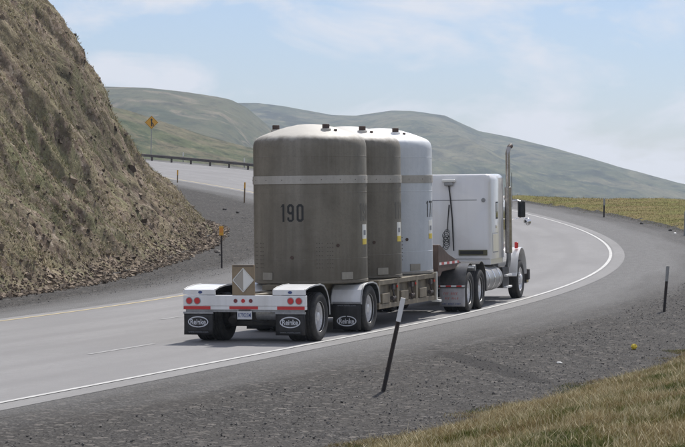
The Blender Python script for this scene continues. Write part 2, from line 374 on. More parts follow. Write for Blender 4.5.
def hill_mat():
    m = mat('rocky_slope', (.15,.12,.09), .95, spec=.1)
    a = noise(m, .35, 6, .65, dist=.4); b = noise(m, 1.6, 7, .7, sc=(1,1,.45)); g = noise(m, 7, 5, .75); gr = noise(m, .22, 4, .6)
    vv = nd(m, 'ShaderNodeTexVoronoi'); vv.inputs['Scale'].default_value = 6.5
    t = nd(m, 'ShaderNodeTexCoord'); lk(m, t.outputs['Object'], vv.inputs['Vector'])
    s1 = nd(m, 'ShaderNodeSeparateColor'); lk(m, vv.outputs['Color'], s1.inputs[0])
    rock = ramp(m, s1.outputs[0], [(0, (.12,.088,.066)), (.5, (.21,.158,.120)), (.85, (.30,.24,.19)), (1, (.42,.35,.28))])
    dry = ramp(m, g, [(.3, (.20,.165,.10)), (.7, (.43,.37,.25))]); green = ramp(m, g, [(.3, (.12,.125,.06)), (.7, (.25,.245,.14))])
    veg = mixc(m, ramp(m, gr, [(.42, (0,0,0)), (.6, (1,1,1))]), dry, green)
    c = mixc(m, ramp(m, b, [(.42, (0,0,0)), (.56, (1,1,1))]), rock, veg)
    c = mixc(m, ramp(m, a, [(.48, (0,0,0)), (.62, (.75,.75,.75))]), c, rock)
    dk_ = noise(m, .9, 6, .7, dist=.8, sc=(1,1,.6)); c = mixc(m, ramp(m, dk_, [(.36, (.75,.75,.75)), (.48, (0,0,0))]), c, (.080,.064,.045))
    d2 = noise(m, .20, 5, .6, dist=.5, sc=(1,1,1)); c = mixc(m, ramp(m, d2, [(.42, (.45,.45,.45)), (.56, (0,0,0))]), c, (.10,.084,.058))
    lk(m, c, bsdf(m).inputs['Base Color']); bump(m, g, .9, .10); return m
M['hill'] = hill_mat()
def meadow_mat():
    m = mat('meadow_grass', (.15,.14,.05), .95, spec=.1)
    a = noise(m, .25, 5, .65, sc=(1,1,1)); b = noise(m, 3.5, 5, .75)
    c = mixc(m, ramp(m, a, [(.38, (0,0,0)), (.62, (1,1,1))]), ramp(m, b, [(.3, (.14,.095,.045)), (.7, (.26,.205,.09))]), ramp(m, b, [(.3, (.10,.105,.03)), (.7, (.21,.20,.06))]))
    lk(m, c, bsdf(m).inputs['Base Color']); bump(m, b, .9, .10); return m
M['meadow'] = meadow_mat()
def far_mat(name, c0, c1, c2, sc=.004):
    m = mat(name, c0, .95, spec=.05)
    a = noise(m, sc, 9, .66, dist=.8); b = noise(m, sc * 3.2, 8, .70, dist=.6, sc=(1,.5,1)); d = noise(m, sc*11, 7, .75, sc=(1,.6,1)); e = noise(m, sc*1.7, 6, .6, dist=1.0, sc=(1,.35,1.5))
    c = mixc(m, ramp(m, a, [(.44, (0,0,0)), (.56, (1,1,1))]), c0, c1)
    c = mixc(m, ramp(m, b, [(.52, (0,0,0)), (.62, (1,1,1))]), c, c2)
    dk = tuple(v * .30 for v in c0)
    c = mixc(m, ramp(m, e, [(.56, (0,0,0)), (.66, (.8,.8,.8))]), c, dk)
    c = mixc(m, ramp(m, d, [(.52, (0,0,0)), (.64, (.8,.8,.8))]), c, dk)
    h_ = noise(m, sc*45, 5, .8); c = mixc(m, ramp(m, h_, [(.54, (0,0,0)), (.66, (.75,.75,.75))]), c, dk)
    c = mixc(m, ramp(m, d, [(.34, (.55,.55,.55)), (.46, (0,0,0))]), c, tuple(v*1.7 for v in c1))
    lk(m, c, bsdf(m).inputs['Base Color']); return m
M['far_green'] = far_mat('green_far_slope', (.088,.100,.048), (.145,.128,.078), (.052,.070,.034), .016)
M['far_brown'] = far_mat('brown_far_slope', (.112,.108,.056), (.058,.068,.032), (.21,.175,.115), .0075)
M['far_blue'] = far_mat('olive_far_slope', (.090,.096,.046), (.150,.136,.078), (.036,.044,.026), .0055)
M['stone'] = tint_mat('loose_stone', [(0, (.085,.081,.078)), (.6, (.135,.129,.123)), (1, (.27,.258,.246))])
M['scree'] = tint_mat('scree_stone', [(0, (.07,.052,.038)), (.6, (.18,.138,.098)), (1, (.36,.29,.22))])
M['straw'] = tint_mat('grass_blades', [(0, (.09,.12,.028)), (.30, (.18,.19,.05)), (.5, (.26,.215,.08)), (.68, (.24,.145,.065)), (.82, (.35,.28,.14)), (1, (.66,.58,.38))])
M['meadow_blades'] = tint_mat('meadow_blades', [(0, (.17,.18,.05)), (.35, (.22,.215,.07)), (.6, (.26,.225,.085)), (.82, (.27,.20,.085)), (1, (.36,.31,.17))])
M['tuft'] = tint_mat('slope_tufts', [(0, (.11,.12,.055)), (.35, (.225,.22,.115)), (.7, (.36,.31,.185)), (1, (.58,.50,.34))])
M['paint_white'] = weathered('white_road_paint', (.58,.58,.57), (.36,.36,.35), 2.2, .8, 0, (.40,.80), False)
M['paint_thin'] = weathered('worn_white_road_paint', (.42,.42,.42), (.28,.28,.28), 3.5, .85, 0, (.35,.70), False)
M['paint_yellow'] = weathered('yellow_road_paint', (.55,.44,.22), (.38,.34,.25), 2.5, .8, 0, (.40,.80), False)

# ------------------------------------------------------------------ road frame: s metres along, t metres right of the right edge line
KV = 1.23e-4; RR = 200.0; CX, CY = -188.4, 117.0; H0 = R(19)
PX, PY = CX + RR * math.cos(H0), CY - RR * math.sin(H0)
def elev(s):
    s = np.maximum(np.asarray(s, float) - 9, 0); c = 132.0
    return np.where(s < c, KV*s*s, KV*c*c + 2*KV*c*(s-c) - .00005*(s-c)**2)
def road_z(s, t): return elev(s) + .03 * np.clip(t, -12, 0)
def st_xy(s, t):
    s = np.asarray(s, float); t = np.asarray(t, float)
    a = H0 - s / RR
    x = np.where(s <= 0, PX + s*math.sin(H0) + t*math.cos(H0), CX + (RR+t)*np.cos(a))
    y = np.where(s <= 0, PY + s*math.cos(H0) - t*math.sin(H0), CY - (RR+t)*np.sin(a))
    return x, y
def smooth01(x): x = np.clip(x, 0, 1); return x*x*(3-2*x)
def outer_edge(s):      # where the gravel ends and the grass begins
    return np.interp(s, [-60, -19, -11, -6, 0, 20, 45, 60, 80, 92, 104, 200], [5.6, 6.45, 6.9, 7.1, 6.75, 6.7, 5.4, 4.8, 4.4, 4.0, 3.4, 3.4])
def drop_t(s): return np.interp(s, [40, 70, 82, 92, 100, 106, 114, 400], [60, 30, 22, 16, 11, 7.5, 2.4, 2.2])
def ground_z(s, t):
    z = road_z(s, t)
    near = 1 - smooth01((s - 15) / 40)
    e = outer_edge(s)
    z = z + np.maximum(t - e, 0) * (.21*near + .052*(1-near))
    z = z - .03*np.maximum(t - 2.5, 0)*near*.0
    d = np.maximum(t - drop_t(s), 0)
    z = z - .45 * np.maximum(d - .5, 0)
    far = np.maximum(t - 60, 0); z = z - far*.3
    return np.maximum(z, -45)
def gz(s, t): return float(ground_z(np.array(s, float), np.array(t, float)))
def P(s, t, dz=0.0):
    x, y = st_xy(s, t); return Vector((float(x), float(y), gz(s, t) + dz))

def loft(name, ss, ts, zf, material, uv=True, smooth=True):
    S, T = np.meshgrid(ss, ts, indexing='ij'); X, Y = st_xy(S, T); Z = zf(S, T, X, Y)
    n, k = S.shape; V = np.stack([X, Y, Z], -1).reshape(-1, 3)
    i = np.arange(n*k).reshape(n, k); F = np.stack([i[:-1,:-1], i[:-1,1:], i[1:,1:], i[1:,:-1]], -1).reshape(-1, 4)[:, ::-1]
    o = np_mesh(name, V, F, material, smooth=smooth); me = o.data
    if uv:
        l = me.uv_layers.new(name='st'); vi = np.empty(len(me.loops), np.int32); me.loops.foreach_get('vertex_index', vi)
        U = np.stack([S.ravel()[vi], T.ravel()[vi]], 1).astype(np.float32); l.data.foreach_set('uv', U.ravel())
    if me.polygons[0].normal.z < 0: me.flip_normals()
    return o

s_far = np.concatenate([np.arange(-80, 0, 1.0), np.arange(0, 180, 1.0), np.arange(180, 300, 4.0)])
def zsheet(off): return lambda S, T, X, Y: road_z(S, T) + off
road = tag(loft('road', s_far, np.linspace(-10.75, .36, 24), zsheet(0), M['road']), kind='structure')
tag(loft('road_edge_strip', s_far, np.array([-.05, .18, .35]), lambda S, T, X, Y: road_z(S, T) + .004 + 0*X, M['road_edge']), kind='structure')
sa = np.arange(-80, 290, .5)
# gravel and grass ground
t_g = np.concatenate([np.arange(-60, -20, 2.0), np.array(sorted(set(np.round(np.concatenate([np.arange(-20, 12, .25), np.arange(-11.1, -10.5, .05), np.arange(.1, .6, .05)]), 3)))), np.arange(12, 60, 2.0), np.arange(60, 700, 20.)])
s_g = np.concatenate([np.arange(-80, -40, 2.), np.arange(-40, 60, .35), np.arange(60, 130, .7), np.arange(130, 420, 3.)])
def zground(S, T, X, Y):
    z = ground_z(S, T)
    ap = np.interp(S, [-80, -20, -13, 0, 40, 60, 300], [1.6, 1.6, 2.3, 2.6, 2.7, 3.2, 1.6]); ip = np.interp(S, [-80, 8, 20, 34, 110, 300], [-12.1, -12.2, -12.75, -13.4, -13.0, -13.0])
    sink = .05*smooth01((.32 - T)/.10)*smooth01((T + 10.72)/.10)
    n = (fbm(X*1.5, Y*1.5, 4, 21) - .5)*.07 + (fbm(X*.3, Y*.3, 3, 9) - .5)*.12*smooth01((np.abs(T+5)-9)/3)
    amp = smooth01((T - ap + .2)/2.2)*1.0 + smooth01((ip - T)/1.5)
    e = outer_edge(S); g = smooth01((T - e)/1.5); far = smooth01((S-40)/30)
    z = z + n*amp*(1+g) - sink - .003 + g*far*.25*fbm(X*.12, Y*.12, 4, 77)
    return z
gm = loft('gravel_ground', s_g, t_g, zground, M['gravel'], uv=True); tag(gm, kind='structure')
S_, T_2 = np.meshgrid(s_g, t_g, indexing='ij')
ea = gm.data.attributes.new('edge', 'FLOAT', 'POINT'); ap_ = np.interp(S_, [-80, -20, -13, 0, 40, 60, 300], [.5, .6, 1.2, 2.1, 3.4, 3.7, 1.8]); ip_ = np.interp(S_, [-80, 8, 20, 34, 110, 300], [-12.1, -12.2, -12.75, -13.4, -13.0, -13.0])
ea.data.foreach_set('value', np.where(T_2 > -5, T_2 - ap_, (ip_ - T_2)*1.6 - .3).astype(np.float32).ravel())
gm.data.materials.append(M['meadow'])
cen = np.empty(len(gm.data.polygons)*3, np.float32); gm.data.polygons.foreach_get('center', cen); cen = cen.reshape(-1, 3)
n_s, n_t = len(s_g), len(t_g)
Sc, Tc = np.meshgrid((s_g[:-1]+s_g[1:])/2, (t_g[:-1]+t_g[1:])/2, indexing='ij')
wob = (fbm(Sc*.6, Tc*.6, 4, 31) - .5) * 1.3
gm.data.polygons.foreach_set('material_index', ((Tc + wob*.5) > outer_edge(Sc) + .55).astype(np.int32).ravel())

# painted lines
def line(name, t, w, s0, s1, material, off=.006):
    o = loft(name, np.arange(s0, s1 + .01, 1.0 if s1 - s0 > 5 else (s1-s0)/4), np.array([t - w/2, t + w/2]), lambda S, T, X, Y: road_z(S, T) + off, material, uv=False)
    return tag(o, kind='structure')
line('edge_line', -.17, .11, -80, 290, M['paint_white'], .009)
line('yellow_edge_line', -10.25, .12, -80, 290, M['paint_yellow'])
k = 0
for tt, s00 in ((-3.30, -6.9), (-6.65, 4.6)):
    s = s00 - 12.2 * 6
    while s < 200:
        if not 8 < s < 100: line('lane_dash', tt, .10, s, s + 3.0, M['paint_thin'])
        s += 12.2

# ------------------------------------------------------------------ cut hillside on the inside of the curve
toe_s = [-80, 0, 14.7, 21.6, 32.7, 43, 60, 73, 85, 100, 130, 160]
toe_t = [-14.4, -14.8, -15.0, -15.2, -16.1, -16.8, -17.5, -17.9, -19.2, -23, -34, -48]
us = np.concatenate([np.arange(-30, 10, .5), np.arange(10, 100, .11), np.arange(100, 160, .5)])
ds = np.concatenate([np.arange(-.6, 12, .09), np.arange(12, 30, .8)])
hp_d = [-.6, 0, .7, 3.1, 5.3, 8.4, 12, 30]; hp_h = [-.3, 0, .45, 2.9, 6.6, 11.0, 14.8, 23]
U, D = np.meshgrid(us, ds, indexing='ij')
def hill_surface(U, D, rough=True):
    t = np.interp(U, toe_s, toe_t) + (fbm(U*.25, U*0, 4, 41) - .5) * 1.2
    lip = np.interp(D, hp_d, hp_h)
    T = t - D
    X, Y = st_xy(U, T)
    big = (fbm(U*.09, D*.16, 4, 51) - .5)*2.2; gul = (fbm(U*.45 + D*.40, D*.25, 5, 61, ridge=True) - .55)*.75
    ledge = (fbm(U*.5 + D*.5, D*1.1 - U*.2, 5, 71, .55) - .5)*.55
    rk = (fbm(U*2.2, D*1.8, 5, 81, .6) - .5)*.24
    k = smooth01((D + .1)/1.6)
    n = (big*smooth01(D/4) + gul*k + ledge*k + rk*(.35 + .65*k)) if rough else big*smooth01(D/4)
    # displace along the outward normal of the slope (towards +t and up)
    X2, Y2 = st_xy(U, T + n*.75)
    return X2, Y2, lip + n*.6 + elev(U) - .36 + .0*n, n
HX, HY, HZ, HN = hill_surface(U, D)
n, k = U.shape; i = np.arange(n*k).reshape(n, k)
hill = np_mesh('cut_hillside', np.stack([HX, HY, HZ], -1).reshape(-1, 3), np.stack([i[:-1,:-1], i[:-1,1:], i[1:,1:], i[1:,:-1]], -1).reshape(-1, 4), M['hill'], smooth=True)
tag(hill, kind='structure')
if hill.data.polygons[len(hill.data.polygons)//2].normal.z < 0: hill.data.flip_normals()

def blades(base, hgt, wid, lean, tint, segs=2):
    """base (n,3) positions, returns tapered bent blades"""
    n = len(base); az = rng.uniform(0, 2*math.pi, n); la = rng.uniform(0, 2*math.pi, n)
    dx = np.stack([np.cos(az), np.sin(az), 0*az], 1) * (wid/2)[:, None]
    ld = np.stack([np.cos(la), np.sin(la), 0*la], 1) * (lean*hgt)[:, None]; up = np.zeros((n, 3)); up[:, 2] = hgt
    v0 = base - dx; v1 = base + dx; m = base + ld*.3 + up*.55; v2 = m - dx*.7; v3 = m + dx*.7; v4 = base + ld + up*.95
    V = np.stack([v0, v1, v2, v3, v4], 1).reshape(-1, 3); b = np.arange(n)[:, None]*5
    F = np.concatenate([b + [0,1,3], b + [0,3,2], b + [2,3,4]], 0)
    return V, F, np.repeat(tint, 5)
def bilinear(A, iu, iv):
    a = np.floor(iu).astype(int); b = np.floor(iv).astype(int); fu = iu-a; fv = iv-b
    return A[a,b]*(1-fu)*(1-fv)+A[a+1,b]*fu*(1-fv)+A[a,b+1]*(1-fu)*fv+A[a+1,b+1]*fu*fv
# dry tufts and small brush over the slope
nt = 42000
uu = rng.uniform(12, 92, nt*2); dd = rng.uniform(.7, 11.5, nt*2)
dens = fbm(uu*.35, dd*.5, 4, 91); keep = dens + rng.uniform(-.2, .2, nt*2) > .47
uu = uu[keep][:nt]; dd = dd[keep][:nt]
iu = np.interp(uu, us, np.arange(len(us))); iv = np.interp(dd, ds, np.arange(len(ds)))
base = np.stack([bilinear(HX, iu, iv), bilinear(HY, iu, iv), bilinear(HZ, iu, iv) - .02], 1)
nb = 5; base = np.repeat(base, nb, 0); base[:, :2] += rng.normal(0, .07, (len(base), 2))
tn = np.repeat(np.clip(fbm(uu*.2, dd*.3, 3, 95)*1.2 + .0 + rng.normal(0, .16, len(uu)), 0, 1), nb)
V, F, T_ = blades(base, rng.uniform(.03, .13, len(base)), rng.uniform(.012, .035, len(base)), rng.uniform(.3, 1.5, len(base)), np.clip(tn + rng.normal(0, .08, len(base)), 0, 1))
tag(np_mesh('slope_tufts', V, F, M['tuft'], T_), 'dry grass tufts and low brush scattered over the brown cut slope', 'grass tufts', kind='stuff')

def stones(pos, size, tint, name, material, flat=.7):
    n = len(pos); o = np.array([[x,y,z] for z in (-1,1) for y in (-1,1) for x in (-1,1)], float)*.75
    Fo = np.array([[0,3,1],[0,2,3],[4,5,7],[4,7,6],[0,1,5],[0,5,4],[1,3,7],[1,7,5],[3,2,6],[3,6,7],[2,0,4],[2,4,6]])
    q = rng.normal(size=(n,4)); q /= np.linalg.norm(q, axis=1)[:,None]; w_,x_,y_,z_ = q.T
    Rm = np.stack([1-2*(y_*y_+z_*z_), 2*(x_*y_-w_*z_), 2*(x_*z_+w_*y_), 2*(x_*y_+w_*z_), 1-2*(x_*x_+z_*z_), 2*(y_*z_-w_*x_), 2*(x_*z_-w_*y_), 2*(y_*z_+w_*x_), 1-2*(x_*x_+y_*y_)], 1).reshape(n,3,3)
    sc = (o[None] * rng.uniform(.6, 1.2, (n,1,3)) + rng.normal(0, .22, (n,8,3))) * size[:, None, None]
    V = np.einsum('nij,nkj->nki', Rm, sc); V[:,:,2] *= flat; V += pos[:, None, :]
    F = (np.arange(n)[:, None, None]*8 + Fo[None]).reshape(-1, 3)
    return np_mesh(name, V.reshape(-1, 3), F, material, np.repeat(tint, 8))
# scree along the toe of the slope
ns = 17000; uu = rng.uniform(10, 90, ns); dd = np.abs(rng.exponential(.75, ns)) - .5 - rng.uniform(0, .35, ns)*(rng.random(ns) > .6)
dd = np.clip(dd, -1.3, 6); iu = np.interp(uu, us, np.arange(len(us))); iv = np.interp(np.maximum(dd, -.55), ds, np.arange(len(ds)))
bx, by, bz = bilinear(HX, iu, iv), bilinear(HY, iu, iv), bilinear(HZ, iu, iv)
low = dd < .0; tt = np.interp(uu, toe_s, toe_t) - dd; x2, y2 = st_xy(uu, tt); bx = np.where(low, x2, bx); by = np.where(low, y2, by); bz = np.where(low, np.maximum(bz, ground_z(uu, tt) + .0), bz)
stones(np.stack([bx, by, bz + .02], 1), np.clip(rng.lognormal(-3.75, .6, ns), .010, .13), rng.random(ns)**1.2, 'scree', M['scree'])
tag(bpy.data.objects['scree'], 'tan and brown broken rock lying along the foot of the cut slope', 'scree', kind='stuff')
# rubble further up
nr = 4500; uu = rng.uniform(12, 90, nr); dd = rng.uniform(.8, 11, nr); iu = np.interp(uu, us, np.arange(len(us))); iv = np.interp(dd, ds, np.arange(len(ds)))
stones(np.stack([bilinear(HX, iu, iv), bilinear(HY, iu, iv), bilinear(HZ, iu, iv)], 1), np.clip(rng.lognormal(-3.3, .55, nr), .015, .18), rng.random(nr)**1.8*.8, 'slope_rubble', M['scree'], .8)
tag(bpy.data.objects['slope_rubble'], 'jagged brown stones poking out of the steep cut slope', 'rubble', kind='stuff')

# loose stones on the gravel
ng = 13000; s_ = rng.uniform(-24, 30, ng); e = outer_edge(s_); a_ = np.interp(s_, [-80,-20,-13,0,40], [1.6,1.6,2.3,2.6,2.7]); t_ = a_ + .3 + rng.random(ng)**.8*(e - a_)
ng2 = 9000; s2 = rng.uniform(8, 90, ng2); t2 = -rng.uniform(12.6, 17.5, ng2)
s_ = np.concatenate([s_, s2]); t_ = np.concatenate([t_, t2]); x, y = st_xy(s_, t_); sz = np.clip(rng.lognormal(-4.9, .40, len(s_)), .004, .022)
stones(np.stack([x, y, ground_z(s_, t_) + .01 + (fbm(x*1.5, y*1.5, 4, 21) - .5)*.07*smooth01((t_-1.2)/2.2)], 1), sz, rng.random(len(s_))*.95, 'loose_gravel', M['stone'])
tag(bpy.data.objects['loose_gravel'], 'dark loose gravel stones spread over the roadside verges', 'gravel', kind='stuff')

# foreground grass bank
def scatter_grass(n, s0, s1, t1, name, hmin, hmax, wmin, wmax, label, seed, test=None, bias=0, mt=None):
    s = rng.uniform(s0, s1, n); e = outer_edge(s); t = e - .55 + rng.uniform(0, 1, n) * (t1 - e)
    w = (fbm(s*.9, t*.9, 4, 31+seed) - .5)*1.5
    k = (t + w > e + rng.normal(0, .18, n))
    x, y = st_xy(s, t)
    if test is not None: k &= test(x, y)
    s, t, x, y = s[k], t[k], x[k], y[k]
    z = zground(s, t, x, y) - .005
    n = len(s); patch = fbm(x*.55, y*.55, 4, 45+seed); patch2 = fbm(x*2.2, y*2.2, 3, 46+seed)
    tn = np.clip(.43 + (patch - .5)*1.6 + (patch2 - .5)*.9 + rng.normal(0, .17, n) + bias, .02, .86)
    st = rng.random(n) < .05 + .20*(patch2 > .56); tn = np.where(st, rng.uniform(.84, 1, n), tn)
    h = rng.uniform(hmin, hmax, n)*(.55 + .9*patch2)*np.where(st, 1.5, 1)*np.where(rng.random(n) < .03, 1.9, 1); h *= .45 + .55*smooth01((t - outer_edge(s) + .2)/1.0)
    V, F, T_ = blades(np.stack([x, y, z], 1), h, rng.uniform(wmin, wmax, n)*np.where(st, 1.2, 1), rng.uniform(.15, .9, n), tn)
    return tag(np_mesh(name, V, F, mt or M['straw'], T_), label, 'grass', kind='stuff')
scatter_grass(2600000, -36, 10, 18, 'bank_grass', .03, .105, .0045, .0095, 'straw, rust and green wild grass on the bank at the lower right', 0, lambda x, y: (x > -2.2) & (x < y*.137 + 6.0) & (y > 15) & ((x < y*.137 + 1.5) | (rng.random(len(x)) < .45)))
scatter_grass(90000, 55, 112, 24, 'meadow_grass', .03, .09, .008, .020, 'yellow green meadow grass beyond the outside of the curve', 3, lambda x, y: (x < y*.137 + 6), bias=-.12, mt=M['meadow_blades'])

# ------------------------------------------------------------------ far hills
def yh(px): return 159.8 + (px - 342.5)*.01746
def ridge(name, Yr, Y0, pts, material, seed, amp, x_ext=(-1.6, 1.6), nx=700, ny=260, back=1.055, low=-60., creek=.003):
    px = np.array([p[0] for p in pts], float); py = np.array([p[1] for p in pts], float)
    zr = CAM_H + (yh(px) - py)*Yr/2500.; xr = (px - 342.5)/2500.*Yr
    xs = np.linspace(max(xr.min() - 700, -2750), min(xr.max() + 700, 2750), nx); ys = np.concatenate([np.linspace(Y0, Yr, ny), np.linspace(Yr, Yr*back, 8)[1:]])
    X, Y = np.meshgrid(xs, ys, indexing='ij')
    X = X * (Y/Yr)**.25
    prof = np.interp(X*(Yr/Y)**.25, xr, zr)
    # smooth the profile a little
    f = np.clip((Y - Y0)/(Yr - Y0), 0, 1); body = np.where(Y <= Yr, .5*f + .5*smooth01(f), 1 - .10*((Y-Yr)/(Yr*(back-1)))**1.3)
    n1 = fbm(X*creek + Y*creek*.25, Y*creek*.5, 6, seed, .5, True) - .55; n2 = fbm(X*creek*.45, Y*creek*.4, 4, seed+7) - .5
    env = np.sin(np.clip(f, 0, 1)*math.pi)**.6*np.where(Y <= Yr, 1, 0)*(1 - .55*f)
    fine = fbm(X*creek*5, Y*creek*2.2, 5, seed+3, .55, True) - .55
    Z = low + (prof - low)*body - np.maximum(.35 - n1*1.1 - n2*.8, 0)*amp*1.5*env + fine*amp*.16*(env+.05) - np.maximum(f-.8, 0)*0
    n, k = X.shape; i = np.arange(n*k).reshape(n, k)
    o = np_mesh(name, np.stack([X, Y, Z], -1).reshape(-1, 3), np.stack([i[:-1,:-1], i[1:,:-1], i[1:,1:], i[:-1,1:]], -1).reshape(-1, 4), material, smooth=True)
    return tag(o, kind='structure')
ridge('green_foothill', 850, 330, [(-200, 60), (0, 88), (60, 99), (100, 105), (125, 110), (150, 118), (180, 128), (205, 136), (230, 143), (262, 151), (300, 163), (360, 190), (420, 215), (800, 260)], M['far_green'], 5, 10, creek=.012, low=-40)
ridge('brown_hill', 2100, 900, [(-400, 110), (-100, 92), (40, 86), (102, 86.7), (145, 88), (182, 92), (215, 97), (229, 100), (245, 108), (262, 122), (290, 145), (340, 180), (400, 210), (700, 260)], M['far_brown'], 15, 60, creek=.0042)
ridge('olive_mountain', 3200, 1300, [(-200, 130), (120, 112), (190, 105), (234, 103), (256, 103), (280, 106), (330, 115), (354, 115.8), (390, 110.5), (409, 111), (443, 115.5), (461, 124), (477, 131), (510, 137.5), (554, 148.4), (608, 164.6), (650, 176), (685, 186), (760, 205), (900, 230)], M['far_blue'], 25, 75, creek=.0030)
tag(np_mesh('valley_floor', [(-2900, -380, -62), (2900, -380, -62), (2900, 3400, -62), (-2900, 3400, -62)], [(0, 1, 2, 3)], M['far_blue']), kind='structure')

# ------------------------------------------------------------------ vehicles
def frame_at(s, t, head_deg, off=(0, 0)):
    h = R(head_deg); p = P(s, t); 
    f = Vector((math.sin(h), math.cos(h), 0)); r = Vector((math.cos(h), -math.sin(h), .03)).normalized(); u = r.cross(f).normalized(); f = u.cross(r).normalized()
    m = Matrix((r, f, u)).transposed().to_4x4(); m.translation = Vector((p.x, p.y, float(road_z(s, t))))
    return m

TY = [(.315,-.115),(.345,-.135),(.40,-.145),(.46,-.140),(.488,-.122),(.50,-.105),(.50,-.072),(.486,-.068),(.486,-.056),(.50,-.052),(.50,-.008),(.486,-.004)]
TY = TY + [(r_, -x) for r_, x in TY[::-1]] + [(.295, .10), (.295, -.10)]
def tyre(x, y, z, parent, out=1, r=.485, kind='dual', steer=False):
    mb = MB(); k = r/.5; prof = [(a*k, b) for a, b in TY]
    mb.lathe(prof, 56, 'x', (0, 0, 0), close=True)
    o = mb.build('tyre', M['tyre'], parent, smooth=40); o.location = (x, y, z)
    if kind == 'inner': return o
    rm = MB(); d = .115*out
    if steer: pr = [(.295,-.10*out),(.32,d),(.31,d),(.285,d*.75),(.245,d*.35),(.235,d*.45),(.17,d*.75),(.12,d*.85),(.12,d*1.25),(.085,d*1.4),(0.001,d*1.45)]
    else: pr = [(.295,-.10*out),(.325,d),(.312,d),(.290,d*.55),(.282,-d*.3),(.25,-d*.5),(.18,-d*.6),(.13,-d*.55),(.13,-d*.1),(.10,d*.25),(.09,d*.75),(.001,d*.85)]
    pr = [(a*k, b) for a, b in pr]; row = 5
    rm.lathe(pr, 60, 'x', (0, 0, 0), skip=lambda j, i: j == row and (i % 6) in (1, 2, 3))
    for i in range(10):
        t = 2*math.pi*i/10; xx = pr[7][1]; yy, zz_ = .145*k*math.cos(t), .145*k*math.sin(t); rm.cyl((xx - .01*out, yy, zz_), (xx + .035*out, yy, zz_), .014, 8)
    rm.build('rim', M['alu'], o, smooth=30)
    # brake drum behind
    return o
def dual(x, y, z, parent, side):
    tyre(side*x, y, z, parent, side); tyre(side*(x - .32), y, z, parent, side, kind='inner')
def axle(y, parent, z=.5):
    mb = MB().cyl((-1.0, y, z), (1.0, y, z), .065, 14)
    for sx in (-1, 1): mb.cyl((sx*.62, y, z), (sx*.82, y, z), .20, 24); mb.box(sx*.42-.05, sx*.42+.05, y-.45, y+.12, z+.02, z+.12)
    mb.build('axle', M['black'], parent, smooth=35)
def flap(x0, x1, y, z0, z1, parent, brand_z=None, brand_w=.42, m='black_rubber'):
    fl = MB()
    n = 6
    top = [(x0 + (x1-x0)*i/n, y + .012*math.sin(i*1.7)) for i in range(n+1)]
    vs = []; 
    for j in range(5):
        zz_ = z1 + (z0-z1)*j/4
        for i, (a, b) in enumerate(top): vs.append((a, b + .010*math.sin(j*1.1+i*.9)*j/4, zz_))
    fs = [(j*(n+1)+i, j*(n+1)+i+1, (j+1)*(n+1)+i+1, (j+1)*(n+1)+i) for j in range(4) for i in range(n)]
    o = fl.add(vs, fs).build('mudflap', M[m], parent, smooth=True)
    so_ = o.modifiers.new('thick', 'SOLIDIFY'); so_.thickness = .012
    MB().box(x0-.01, x1+.01, y-.025, y+.02, z1-.03, z1+.01).build('flap_hanger', M['galv'], o, bevel=.004)
    return o
def oval_logo(cx, y, cz, w, h, parent, ring_mat, text_mat, word):
    mb = MB(); n = 40; vs = []
    for rr in (1.0, .90):
        for i in range(n): t = 2*math.pi*i/n; vs.append((cx + w/2*rr*math.cos(t), y, cz + (h/2 - (1-rr)*w/2)*math.sin(t)))
    mb.add(vs, [(i, (i+1)%n, n+(i+1)%n, n+i) for i in range(n)]); mb.build('logo_ring', ring_mat, parent)
    letters(word, h*.50, (cx, y - .001, cz - h*.25), text_mat, parent, width=w*.76, bold=.018, name='logo_lettering')

# ======== trailer
tm = frame_at(-3.45, -1.56, 18.2)
tr = empty('flatbed_trailer', mat=tm)
tag(tr, 'low white and beige flatbed trailer carrying three upright casks', 'trailer')
bmp = MB().box(-1.28, 1.28, 0, .13, .735, .945).build('bumper', M['white'], tr, bevel=.012)
for a_, b_, z_ in ((-1.27, -.70, .668), (.70, 1.27, .668), (-.30, .30, .672)): MB().box(a_, b_, -.006, -.001, z_, .730).build('red_reflector_strip', M['red_tape'], bmp)
MB().box(-1.28, 1.28, .0, .12, .665, .733).build('lower_rail', M['white'], bmp)
MB().box(-1.24, 1.24, .03, .10, .615, .663).build('galvanised_channel', M['galv'], tr, bevel=.005)
for x in (-1.15, -.98, .98, 1.15):
    lt = MB().lathe([(.062, 0), (.062, -.012), (.052, -.018)], 24, 'z'); 
    o = MB()
    o.cyl((x, 0, .838), (x, -.016, .838), .060, 24).build('tail_light', M['red'], bmp, bevel=.006)
    MB().lathe([(.060, 0), (.072, 0), (.072, .010), (.060, .010)], 28, 'z', close=True).build('light_bezel', M['galv'], bmp, smooth=30)
    b = bpy.context.scene.collection.objects[-1]; b.matrix_local = Matrix.Translation((x, -.001, .838)) @ Matrix.Rotation(R(90), 4, 'X')
for x, m in ((-.17, 'dark_red'), (-.01, 'red'), (.15, 'dark_red')):
    MB().cyl((x, 0, .838), (x, -.014, .838), .040, 20).build('marker_light', M[m], bmp, bevel=.005)
pl = MB().box(-.135, .175, -.012, -.004, .475, .645).build('number_plate', M['plate'], tr, bevel=.003)
letters('K79025M', .085, (.02, -.0135, .515), M['blue_ink'], pl, width=.26, bold=.01)
MB().box(-.10, .14, -.03, .02, .645, .668).build('plate_lamp', M['black'], tr)
